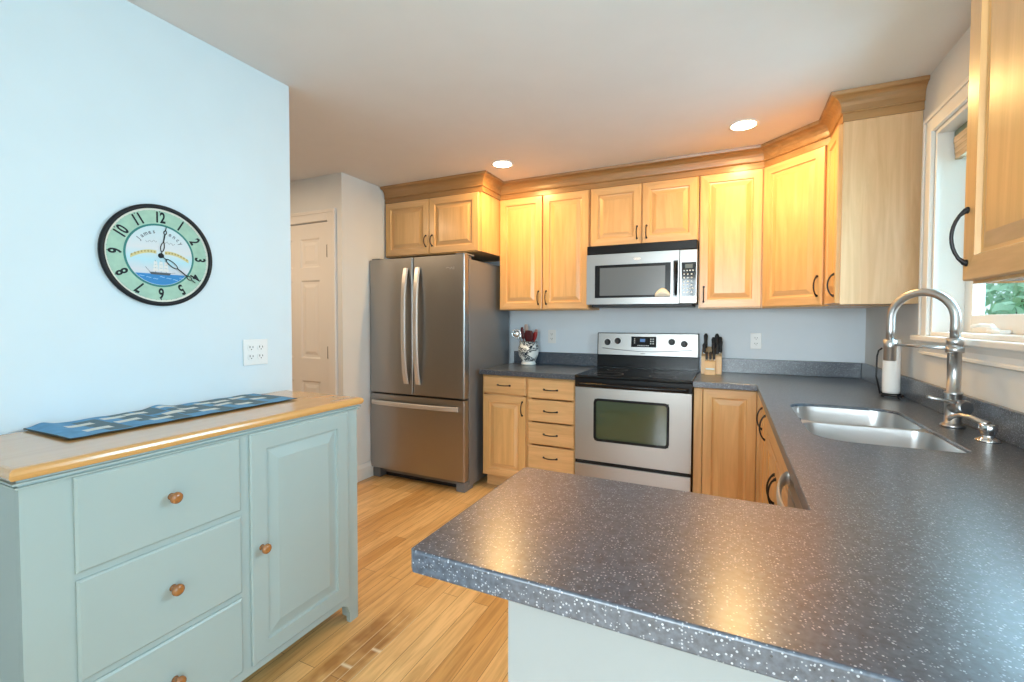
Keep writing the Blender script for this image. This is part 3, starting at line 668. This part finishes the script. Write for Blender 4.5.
# ------------------------------------------------------------ microwave
mw = thing('microwave', 'stainless over-the-range microwave with black window and keypad', 'microwave', (.005, -.40, 1.405))
MW = .755
MB().box((0, .03, .0), (MW, .396, .4255), .003).box((.03, .035, -.018), (MW - .03, .36, -.0005), .003).build('body', BLACKM, mw)
MB().box((0, .004, .362), (MW, .029, .4255), .006).build('vent_grille', BLACK, mw)
fd = MB(); X1 = .642
for a, b in (((0, 0), (.062, .36)), ((.588, 0), (.605, .36)), ((.062, 0), (.588, .046)), ((.062, .282), (.588, .36)), ((.605, 0), (X1, .045)), ((.605, .292), (X1, .36)), ((.635, .045), (X1, .292))): fd.box((a[0], 0, a[1]), (b[0], .029, b[1]))
fdo = fd.build('door', STEEL, mw)
MB().box((.062, .004, .046), (.588, .028, .282)).build('window_border', BLACK, fdo)
MB().box((.098, .0015, .062), (.552, .0038, .262), .0008).build('window_screen', mat('screen_grey', (.12, .135, .15), .25), fdo)
MB().box((.606, .012, .046), (.634, .028, .291)).build('handle_recess', BLACKG, fdo)
MB().tube([(.620, -.001, .06), (.620, -.022, .075), (.620, -.026, .17), (.620, -.022, .265), (.620, -.001, .28)], .007, 10).build('handle', BLACK, fdo)
cpn = MB().box((X1 + .003, 0, 0), (MW, .029, .36), .003).build('control_panel', STEEL, mw)
kp = MB().box((.658, -.002, .05), (.748, -.0003, .275), .0008).build('keypad', BLACKG, cpn)
ky = MB()
ky.box((.68, -.0026, .235), (.727, -.0021, .262), mi=1)
for r_ in range(7):
    for c_ in range(4 if r_ in (0, 5) else 3):
        x = .67 + c_ * (.018 if r_ in (0, 5) else .023); z = .215 - r_ * .024; ky.box((x, -.0026, z), (x + .009, -.0021, z + .008))
ky.build('key_marks', [WHITEG, mat('lcd_grey', (.10, .12, .11), .4)], kp)
bd = MB(); bd.tube([(.363 + .024 * math.cos(a), -.001, .318 + .0075 * math.sin(a)) for a in [2 * PI * k / 20 for k in range(21)]], .0016, 6)
bd.box((.347, -.0015, .3155), (.379, -.0002, .3205)); bd.build('badge', mat('badge_white', (.85, .85, .84), .3), fdo)
# pale lump added in place of a soft reflection in the microwave window
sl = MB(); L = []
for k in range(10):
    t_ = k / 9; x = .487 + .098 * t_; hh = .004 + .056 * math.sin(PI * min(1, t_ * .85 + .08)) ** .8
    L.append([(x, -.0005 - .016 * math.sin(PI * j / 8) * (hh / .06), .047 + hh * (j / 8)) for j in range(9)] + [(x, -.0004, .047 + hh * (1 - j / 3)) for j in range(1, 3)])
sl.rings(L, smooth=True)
tag(sl.build('reflection_lump', mat('cream_reflection', (.80, .72, .58), .6), None, (.005, -.4002, 1.405)), 'small cream lump standing in for a reflection at the lower right of the microwave window', 'reflection lump')

# ------------------------------------------------------------ knife block and knives
kbx, kby = .848, -.115
kb = thing('knife_block', 'light wooden knife block with small front rack right of the stove', 'knife block', (kbx, kby, .9145), 0)
MB().prism([(-.085, 0), (.06, 0), (.085, .185), (-.06, .125)], -.066, .066, 'YZ', bev=.002).build('block', BLOCKWOOD, kb)
MB().prism([(-.135, 0), (-.086, 0), (-.066, .098), (-.112, .090)], -.040, .028, 'YZ', bev=.0015).build('front_rack', BLOCKWOOD, kb)
MB().prism([(-.1312, .036), (-.1297, .036), (-.1282, .046), (-.1297, .046)], -.034, .022, 'YZ').build('maker_plate', mat('pale_label', (.55, .68, .75), .4), kb)
kd = Vector((0, .30, .954)).normalized()
def knife(x, y, z, ln, wd_, label, name='knife'):
    t = thing(name, label, 'knife', (kbx + x, kby + y, .9145 + z)); d = kd
    MB().tube([d * .0015, d * .008], [wd_ * .75, wd_ * .75], 10, flat=(1.3, .7)).build('bolster', CHROME, t)
    MB().tube([d * .0082, d * (.02), d * (ln * .5), d * (ln * .85), d * ln], [wd_ * .8, wd_, wd_ * .9, wd_ * 1.15, wd_ * .6], 10, flat=(1.4, .8)).build('handle', BLACKM, t)
def topz(y): return .125 + (y + .06) * (.06 / .145) + .001
for i, (x, y, ln, wd_, lb) in enumerate(((-.050, -.03, .075, .0085, 'lower black-handled knife at the left front of the knife block'),
        (-.044, .045, .115, .009, 'tall black-handled knife at the left back of the knife block'),
        (.012, -.04, .08, .008, 'black-handled knife at front left of the right-hand cluster in the block'),
        (.036, -.042, .085, .0085, 'black-handled knife at front centre of the right-hand cluster in the block'),
        (.056, -.02, .10, .0085, 'black-handled knife at the far right edge of the block'),
        (.008, .02, .10, .0085, 'black-handled knife behind, left side of the right-hand cluster'),
        (.030, .045, .115, .0095, 'tallest black-handled knife at the back of the right-hand cluster'),
        (.053, .05, .09, .0085, 'black-handled knife at the back right corner of the block'))):
    knife(x, y, topz(y), ln, wd_, lb)
for x, lb in ((-.030, 'left of the three small steak knives in the front rack'), (-.006, 'middle of the three small steak knives in the front rack'), (.017, 'right of the three small steak knives in the front rack')):
    knife(x, -.09, .0965, .062, .0062, lb)

# ------------------------------------------------------------ utensil crock
cx, cy = -.566, -.150
cm, n, l, b = nt('crock_glaze'); tc = n.new('ShaderNodeTexCoord'); v = n.new('ShaderNodeTexVoronoi'); v.feature = 'DISTANCE_TO_EDGE'; v.inputs['Scale'].default_value = 75
v2 = n.new('ShaderNodeTexNoise'); v2.inputs['Scale'].default_value = 16
l.new(tc.outputs['Object'], v.inputs['Vector']); l.new(tc.outputs['Object'], v2.inputs['Vector'])
a1 = n.new('ShaderNodeMath'); a1.operation = 'LESS_THAN'; a1.inputs[1].default_value = .16; l.new(v.outputs['Distance'], a1.inputs[0])
a2 = n.new('ShaderNodeMath'); a2.operation = 'GREATER_THAN'; a2.inputs[1].default_value = .47; l.new(v2.outputs['Fac'], a2.inputs[0])
sz = n.new('ShaderNodeSeparateXYZ'); l.new(tc.outputs['Object'], sz.inputs[0]); a3 = n.new('ShaderNodeMath'); a3.operation = 'GREATER_THAN'; a3.inputs[1].default_value = .035; l.new(sz.outputs[2], a3.inputs[0])
m1 = n.new('ShaderNodeMath'); m1.operation = 'MULTIPLY'; l.new(a1.outputs[0], m1.inputs[0]); l.new(a2.outputs[0], m1.inputs[1])
m2 = n.new('ShaderNodeMath'); m2.operation = 'MULTIPLY'; l.new(m1.outputs[0], m2.inputs[0]); l.new(a3.outputs[0], m2.inputs[1])
mx = n.new('ShaderNodeMix'); mx.data_type = 'RGBA'; mx.inputs['A'].default_value = (.80, .82, .80, 1); mx.inputs['B'].default_value = (.02, .03, .045, 1)
l.new(m2.outputs[0], mx.inputs['Factor']); l.new(mx.outputs['Result'], b.inputs['Base Color']); b.inputs['Roughness'].default_value = .15
cro = MB(); cro.lathe([(.056, 0), (.062, .004), (.063, .018), (.056, .026), (.066, .05), (.082, .09), (.088, .13), (.084, .165), (.074, .185), (.074, .198), (.079, .205), (.076, .208), (.070, .203), (.068, .185), (.078, .16), (.08, .13), (.06, .05), (.04, .02)], seg=40)
tag(cro.build('utensil_crock', cm, None, (cx, cy, .9145)), 'white ginger-jar crock with dark scroll pattern full of utensils', 'crock')
RED = mat('red_silicone', (.34, .02, .02), .4); DKRED = mat('dark_red_silicone', (.09, .008, .012), .4); PINKW = mat('pale_wood_utensil', (.62, .44, .36), .5)
UZ = .9145
def utensil(name, label, base_, tip, parts):
    o = thing(name, label, 'utensil', (cx, cy, UZ), 0, None); parts(o, Vector(base_), Vector(tip)); return o
def u_ladle(o, a, b_):
    MB().tube([a, a.lerp(b_, .5), b_], .004, 8).build('handle', NICKEL, o)
    bw = MB(); L = []
    d = Vector((.42, -.9, .15)).normalized(); t = Vector((1, 0, 0)); t = (t - d * t.dot(d)).normalized(); q = d.cross(t)
    c = b_ + Vector((-.020, -.0, .012))
    for k in range(9):
        a_ = PI / 2 * k / 8; L.append([c + (t * math.cos(w_) + q * math.sin(w_)) * .045 * math.sin(a_ + .02) - d * .032 * math.cos(a_) for w_ in [2 * PI * j / 24 for j in range(24)]])
    L.append([c + (t * math.cos(w_) + q * math.sin(w_)) * .042 + d * 0.0 for w_ in [2 * PI * j / 24 for j in range(24)]])
    for k in range(7, -1, -1):
        a_ = PI / 2 * k / 8; L.append([c + (t * math.cos(w_) + q * math.sin(w_)) * .042 * math.sin(a_ + .02) - d * .029 * math.cos(a_) for w_ in [2 * PI * j / 24 for j in range(24)]])
    bw.rings(L, smooth=True, cap1=True); bw.build('bowl', CHROME, o)
utensil('ladle', 'shiny steel ladle leaning left out of the crock', (-.02, .0, .06), (-.085, -.01, .262), u_ladle)
def u_paddle(m, wd_, ln, thick=.006, hm=None):
    def f(o, a, b_):
        d = (b_ - a).normalized(); MB().tube([a, b_], .005, 8).build('handle', hm or m, o)
        mb = MB(); L = []; s = Vector((0, 1, 0)).cross(d).normalized()
        for k in range(9):
            t_ = k / 8; ww = wd_ * (.25 + .75 * math.sin(PI * (.12 + .74 * t_)) ** .7); c = b_ + d * (ln * t_ - .003)
            n_ = s.cross(d).normalized()
            L.append([c + s * ww * math.cos(j * PI / 4) + n_ * thick * math.sin(j * PI / 4) for j in range(8)])
        mb.rings(L, smooth=True); mb.build('head', m, o)
    return f
utensil('wooden_spoon', 'tall pale wooden spoon standing highest in the crock', (-.01, .02, .06), (-.028, .025, .285), u_paddle(PINKW, .019, .08))
utensil('spatula', 'dark maroon spatula beside the pale wooden spoon in the crock', (-.02, -.02, .06), (-.036, -.028, .235), u_paddle(DKRED, .016, .105))
utensil('turner', 'wide dark maroon turner in the middle of the crock', (.01, -.02, .06), (.018, -.035, .212), u_paddle(DKRED, .044, .10, .005))
utensil('spatula', 'bright red spatula leaning right out of the crock', (.02, .0, .06), (.056, -.01, .225), u_paddle(RED, .019, .075))
utensil('wooden_spoon', 'short pinkish spoon behind the red spatula in the crock', (.02, .03, .06), (.048, .034, .25), u_paddle(mat('pink_utensil', (.6, .3, .26), .5), .017, .07))
def u_whisk(o, a, b_):
    MB().tube([a, b_], .004, 8).build('handle', NICKEL, o)
    d = (b_ - a).normalized(); s = d.cross(Vector((0, 1, 0))).normalized(); q = s.cross(d); mb = MB()
    for j in range(4):
        a_ = PI * j / 4; e = s * math.cos(a_) + q * math.sin(a_)
        mb.tube([b_ + d * (.035 - .035 * math.cos(2 * PI * k / 16 + 0)) * 1.0 + e * .014 * math.sin(2 * PI * k / 16) for k in range(17)], .0008, 5)
    mb.build('wires', NICKEL, o)
utensil('whisk', 'small wire whisk rising between turner and red spatula', (.0, .04, .06), (.026, .045, .24), u_whisk)

for o in C.objects:
    if o.get('category') in ('crock', 'utensil'): o.scale = (1, 1, .94)
# ------------------------------------------------------------ wall plates
def outlet(label, loc, rz, gangs=1):
    t = thing('outlet', label, 'outlet', loc, rz); w_ = .07 if gangs == 1 else .116
    MB().box((-w_ / 2, -.006, -.057), (w_ / 2, -.0003, .057), .002).build('cover_plate', PLATE, t)
    for g_ in range(gangs):
        gx = 0 if gangs == 1 else (-.023 + .046 * g_)
        r_ = MB()
        for zc in (-.02, .02): r_.prism([(gx + x, zc + z) for x, z in rrect(-.016, -.0135, .016, .0135, .009, 3)], -.0085, -.0062, 'XZ')
        r_.build('receptacle', PLATE, t)
        s_ = MB()
        for zc in (-.02, .02):
            s_.box((gx - .0085, -.0092, zc - .001), (gx - .0055, -.0087, zc + .008)); s_.box((gx + .0055, -.0092, zc - .001), (gx + .0085, -.0087, zc + .007)); s_.lathe([(.0026, 0), (.0026, .0004)], (gx, -.0088, zc - .007), 'Y', 8)
        s_.build('slots', SLOT, t)
outlet('white duplex outlet on the back wall beside the utensil crock', (-.411, 0, 1.15), 0)
outlet('white duplex outlet on the back wall right of the knife block', (1.131, 0, 1.145), 0)
outlet('white double-gang outlet plate on the blue wall above the sideboard', (XL, -2.332, 1.144), PI / 2, 2)

# ------------------------------------------------------------ wall clock
ck = thing('wall_clock', 'round wall clock with green numeral ring and sailing ship centre', 'clock', (XL, -2.706, 1.524), PI / 2); ck.scale = (1, .65, 1)
MB().lathe([(.180, .0005), (.185, .004), (.186, .018), (.182, .026), (.174, .027), (.171, .022), (.171, .0165)], axis='Y', seg=72, cap0=True, cap1=False).build('rim', mat('clock_rim_black', (.008, .008, .01), .5, spec=.3), ck)
face = MB()
def disc(mb, r0, r1, y, mi, th=.0004, seg=72):
    mb.lathe([(r1, y), (r1, y + th), (max(r0, .0005), y + th)], axis='Y', seg=seg, mi=mi, smooth=False, cap0=False, cap1=(r0 == 0))
CREAM = mat('clock_cream', (.72, .70, .60), .5); GRN = paint('clock_green', (.34, .52, .40), .5, .2, 40); TEAL = mat('clock_teal', (.01, .17, .15), .5)
skm, n, l, b = nt('clock_sky'); tc = n.new('ShaderNodeTexCoord'); sz = n.new('ShaderNodeSeparateXYZ'); l.new(tc.outputs['Object'], sz.inputs[0])
mr = n.new('ShaderNodeMapRange'); mr.inputs['From Min'].default_value = -.11; mr.inputs['From Max'].default_value = .11; l.new(sz.outputs[2], mr.inputs[0])
cr_ = n.new('ShaderNodeValToRGB'); el = cr_.color_ramp.elements; el[0].position = 0; el[0].color = (.30, .50, .68, 1); el[1].position = 1; el[1].color = (.52, .66, .70, 1)
for ps, c_ in ((.30, (.62, .62, .66, 1)), (.48, (.42, .66, .74, 1)), (.66, (.66, .66, .68, 1))):
    e_ = el.new(ps); e_.color = c_
nz = n.new('ShaderNodeTexNoise'); nz.inputs['Scale'].default_value = 18; l.new(tc.outputs['Object'], nz.inputs['Vector']); ad = n.new('ShaderNodeMath'); ad.operation = 'MULTIPLY_ADD'; ad.inputs[1].default_value = .12
l.new(nz.outputs['Fac'], ad.inputs[0]); l.new(mr.outputs[0], ad.inputs[2]); l.new(ad.outputs[0], cr_.inputs[0]); l.new(cr_.outputs[0], b.inputs['Base Color']); b.inputs['Roughness'].default_value = .5
disc(face, 0, .172, .012, 0); disc(face, 0, .164, .0126, 1); disc(face, 0, .116, .0132, 2); disc(face, 0, .109, .0138, 3)
face.build('dial', [CREAM, GRN, TEAL, skm], ck)
nm = MB(); INK = mat('clock_ink', (.008, .01, .012), .5, spec=.2)
for h in range(1, 13):
    a = math.radians(30 * h); R = .138
    text_bm(nm, str(h), .054, TM(R * math.sin(a), -.0136, R * math.cos(a), a), sx=.68, bold=.0016)
for k in range(60):
    a = 2 * PI * k / 60; R = .1655 if k % 5 else .1645; ln = .0025 if k % 5 else .006
    nm.M = Matrix.Rotation(a, 4, 'Y'); nm.box((-.0006 - (.0006 if k % 5 == 0 else 0), -.0140, R - ln), (.0006 + (.0006 if k % 5 == 0 else 0), -.0136, R - .001)); nm.M = Matrix.Identity(4)
nm.build('numerals', INK, ck)
lt = MB()
def arc_text(s, R, a0, a1, size, cz=0.):
    for i, ch in enumerate(s):
        a = math.radians(a0 + (a1 - a0) * i / max(1, len(s) - 1))
        text_bm(lt, ch, size, TM(R * math.sin(a), -.0146, R * math.cos(a) + cz, a), sx=.9, depth=.0002, bold=.0004)
arc_text('James', .088, -52, -14, .021); arc_text('ency', .088, 22, 52, .021)
for sx_ in (-1, 1):
    lt.tube([(sx_ * (.012 + .036 * k / 10), -.0146, .052 - .004 * math.sin(k * 1.7) - .006 * (k / 10)) for k in range(11)], .0006, 5)
lt.build('lettering', mat('clock_script_ink', (.12, .13, .15), .5), ck)
pic = MB()
sea = [( .1075 * math.sin(math.radians(a)), .1075 * math.cos(math.radians(a))) for a in range(128, 233, 6)]
pic.prism([(x, z) for x, z in sea] , -.0144, -.0139, 'XZ', 0)
for sx_ in (-1, 1):
    up_ = []; dn = []
    for k in range(9):
        t_ = k / 8; x = sx_ * (.014 + .082 * t_); z = .008 + .006 * math.sin(PI * (1 - t_) * .8) - (.020 * t_ ** 2 if True else 0)
        up_.append((x, z + .006)); dn.append((x, z - .006))
    for k in range(8):
        pic.prism([up_[k], up_[k + 1], dn[k + 1], dn[k]], -.0146, -.0139, 'XZ', 1)
        pic.box((min(up_[k][0], up_[k + 1][0]) + .002, -.015, dn[k][1] + .003), (min(up_[k][0], up_[k + 1][0]) + .0065, -.0146, up_[k][1] - .003), mi=4)
hull = [(-.038, -.062), (.034, -.062), (.028, -.071), (-.032, -.071)]
pic.prism(hull, -.0152, -.0146, 'XZ', 2)
pic.tube([(-.036, -.015, -.062), (-.05, -.015, -.045)], .0007, 5, 2); pic.tube([(.034, -.015, -.062), (.048, -.015, -.060)], .0007, 5, 2)
for mx_ in (-.018, .0, .017):
    pic.tube([(mx_, -.015, -.062), (mx_, -.015, -.018)], .0006, 5, 2)
    for k, (zb, hw) in enumerate(((-.058, .0085), (-.045, .0075), (-.033, .006))):
        pic.prism([(mx_ - hw, zb), (mx_ + hw, zb), (mx_ + hw * .85, zb + .0105), (mx_ - hw * .85, zb + .0105)], -.0156, -.0153, 'XZ', 3)
for k in range(7): pic.tube([(-.07 + .022 * k + .004 * j, -.0146, -.078 - .004 * (k % 3) + .0012 * math.sin(j * 1.6)) for j in range(5)], .0008, 5, 5)
pic.build('ship_picture', [mat('clock_sea', (.01, .20, .50), .5), mat('clock_banner', (.62, .52, .22), .5), mat('clock_hull', (.06, .06, .07), .5), mat('clock_sail', (.74, .70, .66), .5), mat('clock_banner_mark', (.38, .28, .08), .5), mat('clock_foam', (.4, .65, .85), .5)], ck)
def hand(name, ang, ln, y):
    mb = MB(); mb.M = Matrix.Rotation(math.radians(ang), 4, 'Y')
    mb.box((-.0014, y, 0), (.0014, y + .001, ln * .16)); 
    def loop(z0, z1, w_):
        n_ = 16; mb.tube([(w_ * math.sin(2 * PI * k / n_), y + .0005, (z0 + z1) / 2 - (z1 - z0) / 2 * math.cos(2 * PI * k / n_)) for k in range(n_ + 1)], .0016, 6)
    loop(ln * .14, ln * .46, ln * .055); mb.box((-.0020, y, ln * .45), (.0020, y + .001, ln * .76)); loop(ln * .75, ln * .88, ln * .042); mb.box((-.0015, y, ln * .88), (.0015, y + .001, ln))
    return mb.build(name, INK, ck)
hand('hour_hand', 10, .108, -.0185); hand('minute_hand', 128, .150, -.0205)
MB().lathe([(.009, .0145), (.009, .021), (.005, .0225)], axis='Y', seg=20).build('hub', INK, ck)

# ------------------------------------------------------------ sideboard
sb = thing('sideboard', 'sage green sideboard with wooden top, three drawers and one door', 'sideboard', (-.481, -3.24, 0), PI / 2)
BW, BD = 1.035, .445
fr_ = MB()
# front frame with arched cut between the feet
Lf = [(0, 0), (.045, 0), (.048, .045), (.060, .075), (.085, .092), (BW - .085, .092), (BW - .060, .075), (BW - .048, .045), (BW - .045, 0), (BW, 0), (BW, .925), (0, .925)]
fr_.prism(Lf, 0, .02, 'XZ'); fr_.build('front_frame', SAGE, sb)
sd_ = MB(); Ls = [(.0205, 0), (.07, 0), (.078, .05), (.11, .085), (BD - .09, .085), (BD - .06, .05), (BD - .05, 0), (BD, 0), (BD, .925), (.0205, .925)]
sd_.prism(Ls, 0, .02, 'YZ'); sd_.build('side_panel', SAGE, sb)
MB().prism(Ls, BW - .02, BW, 'YZ').build('side_panel', SAGE, sb)
MB().box((.0205, .0205, .10), (BW - .0205, BD - .01, .118)).box((.0205, BD - .0095, .10), (BW - .0205, BD, .92)).build('carcase', SAGE, sb)
mo = MB()
def ringpath(d, z): return [(-d, -d, z), (BW + d, -d, z), (BW + d, BD, z), (-d, BD, z)]
mo.rings([ringpath(d, z) for d, z in ((.0005, .904), (.007, .905), (.008, .910), (.002, .911), (.002, .9155), (.013, .9165), (.013, .921), (.004, .922), (.004, .9257))], cap0=False, cap1=True)
mo.build('top_moulding', SAGE, sb)
tp = MB(); tp.rings([ringpath(d, z) for d, z in ((.008, .926), (.016, .929), (.020, .936), (.021, .942), (.019, .949), (.014, .9545), (.008, .956))]); tp.build('table_top', TOPWOOD, sb)
def sb_knob(parent, x, z, y):
    k = MB(); k.lathe([(.010, 0), (.008, .004), (.0075, .012), (.013, .017), (.0165, .023), (.0155, .029), (.010, .033), (.004, .034)], (x, y, z), 'Y', 24); k.build('knob', KNOBWOOD, parent)
for z0, z1 in ((.664, .903), (.391, .646), (.125, .373)):
    w_ = .513 - .094; h_ = z1 - z0
    o = MB().rings([[(i, d, i), (w_ - i, d, i), (w_ - i, d, h_ - i), (i, d, h_ - i)] for i, d in ((0, -.0005), (0, -.005), (.006, -.009))]).build('drawer', SAGE, sb, (.094, 0, z0))
    sb_knob(o, w_ / 2 + .003, h_ / 2, -.009)
dw_ = .977 - .545
SBP = ((0, -.0005), (0, -.007), (.004, -.010), (.058, -.010), (.061, -.002), (.067, -.001), (.073, -.002), (.104, -.009))
o = MB().rings([[(i, d, i), (dw_ - i, d, i), (dw_ - i, d, .785 - i), (i, d, .785 - i)] for i, d in SBP]).build('door', SAGE, sb, (.545, 0, .120))
sb_knob(o, .037, .392, -.010)
# runner
RUN = [(-.841, -2.993), (-.739, -2.988), (-.882, -2.89), (-.795, -2.887), (-.89, -2.862 + .04), (-.735, -2.82), (-.90, -2.72), (-.825, -2.69), (-.79, -2.755), (-.735, -2.665), (-.885, -2.60), (-.865, -2.545), (-.80, -2.575), (-.745, -2.53), (-.89, -2.46), (-.80, -2.43)]
rm = MB(); NX, NY = 60, 146
rx0, rx1, ry0, ry1 = -.938, -.660, -3.085, -2.355
def rz_(x, y):
    u = (x - rx0) / (rx1 - rx0)
    back = max(0, 1 - u * 1.3)
    return .957 + .0025 + .011 * math.exp(-((y + 2.735) / .035) ** 2) * back + .009 * math.exp(-((y + 3.045) / .02) ** 2) * back + .0018 * math.sin(y * 31 + x * 9) ** 2
verts = [[rm._v((rx0 + (rx1 - rx0) * i / NX, ry0 + (ry1 - ry0) * j / NY, rz_(rx0 + (rx1 - rx0) * i / NX, ry0 + (ry1 - ry0) * j / NY))) for j in range(NY + 1)] for i in range(NX + 1)]
for i in range(NX):
    for j in range(NY):
        f = rm.bm.faces.new((verts[i][j], verts[i][j + 1], verts[i + 1][j + 1], verts[i + 1][j])); c = f.calc_center_median(); f.smooth = True
        mi = 0
        for px, py in RUN:
            if abs(c.x - px + .0) < .062 and abs(c.y - py - .035) < .03: mi = 1
        for px, py in RUN:
            if abs(c.x - px) < .017 and abs(c.y - py) < .031: mi = 2
        if i >= NX - 1 or j < 1 or j >= NY - 1: mi = 3
        f.material_index = mi
ro = rm.build('table_runner', [paint('runner_blue', (.12, .32, .54), .9, .25, 30), paint('runner_slate', (.11, .18, .22), .9, .2, 40), paint('runner_cream', (.66, .69, .66), .9, .08, 60), mat('runner_edge', (.05, .05, .04), .9)])
so = ro.modifiers.new('thickness', 'SOLIDIFY'); so.thickness = .0022; so.offset = 1
tag(ro, 'blue patchwork table runner with cream rectangles lying along the sideboard top', 'table runner')

# ------------------------------------------------------------ window blind and cord
bl = thing('window_blind', 'folded tan woven blind at the top of the window beside the near cabinet', 'blind', (XR + .085, 0, 0))
HB = MB(); HB.box((-.03, WY0 + .02, WZ1 - .045), (.015, WY1 - .02, WZ1 - .0185), .003); HB.build('head_rail', mat('green_headrail', (.16, .22, .18), .5), bl)
fb = MB()
for k in range(4): fb.box((-.034 + .002 * k, WY0 + .025, WZ1 - .075 - .022 * k), (-.018 + .004 * k, WY1 - .025, WZ1 - .046 - .022 * k), .003)
fb.build('folds', wood('woven_tan', (.42, .30, .19), (.62, .50, .36), 'Y', rough=.8, coat=0, scale=3), bl)
cd = MB(); cd.tube([(-.045, -1.075, WZ1 - .09), (-.062, -1.058, 1.85), (-.082, -1.040, 1.55), (-.098, -1.015, 1.30), (-.1, -1.005, 1.235)], .0035, 8); cd.build('cord', PLATE, bl)

# ------------------------------------------------------------ recessed ceiling lights
def can(x, y, label, power=8.8, col=WARM):
    t = thing('recessed_light', label, 'ceiling light', (x, y, H))
    MB().lathe([(.080, -.0005), (.080, -.003), (.074, -.006), (.0645, -.004), (.0645, -.0005)], cap0=False, cap1=False, seg=40).build('trim_ring', TRIMW, t)
    MB().lathe([(.064, -.0008), (.064, -.0042), (.04, -.006)], seg=40).build('lens', mat('lamp_glow', (1, .9, .75), .5, 0, (1, .82, .55), 16.), t)
    d = bpy.data.lights.new('recessed_bulb', 'AREA'); d.shape = 'DISK'; d.size = .12; d.energy = power; d.color = col
    o = bpy.data.objects.new('recessed_bulb', d); C.objects.link(o); o.location = (x, y, H - .012)
can(-.517, -.741, 'round recessed ceiling light in front of the refrigerator corner')
can(1.015, -.744, 'round recessed ceiling light in front of the corner cabinet')
d = bpy.data.lights.new('hall_lamp', 'AREA'); d.shape = 'DISK'; d.size = .3; d.energy = 13; d.color = (1, .74, .48)
o = bpy.data.objects.new('hall_lamp', d); C.objects.link(o); o.location = (-2.15, -2.1, H - .02)

# ------------------------------------------------------------ outdoors
struct('ground_outside', MB().box((XR + .4, -14, -.5), (22, 8, -.35)), mat('lawn', (.18, .3, .08), .9))
LEAF = paint('leaf_green', (.42, .66, .46), .6, .4, 3); BARK = mat('bark', (.2, .15, .1), .9)
def tree(x, y, h, r, label):
    t = thing('tree', label, 'tree', (x, y, -.35))
    MB().tube([(0, 0, 0), (.05, .03, h * .4), (0, .05, h * .8)], [.14, .11, .05], 10).build('trunk', BARK, t)
    mb = MB(); rnd = random.Random(int(x * 100))
    for k in range(1100):
        u = Vector((rnd.gauss(0, 1), rnd.gauss(0, 1), rnd.gauss(0, 1))).normalized() * r * (rnd.random() ** .6)
        c = Vector((0, 0, h * .62)) + Vector((u.x, u.y, u.z * 1.25)); s = rnd.uniform(.06, .13)
        a = Vector((rnd.gauss(0, 1), rnd.gauss(0, 1), rnd.gauss(0, 1))).normalized() * s; q = a.orthogonal().normalized() * s * .5
        mb.bm.faces.new([mb._v(c - a), mb._v(c + q), mb._v(c + a), mb._v(c - q)])
    mb.build('foliage', LEAF, t)
tree(4.6, 5.0, 3.2, 1.0, 'leafy green tree seen through the window pane beyond the sink')
tree(6.2, 6.2, 3.6, .9, 'further green tree outside the window, behind the nearer one')
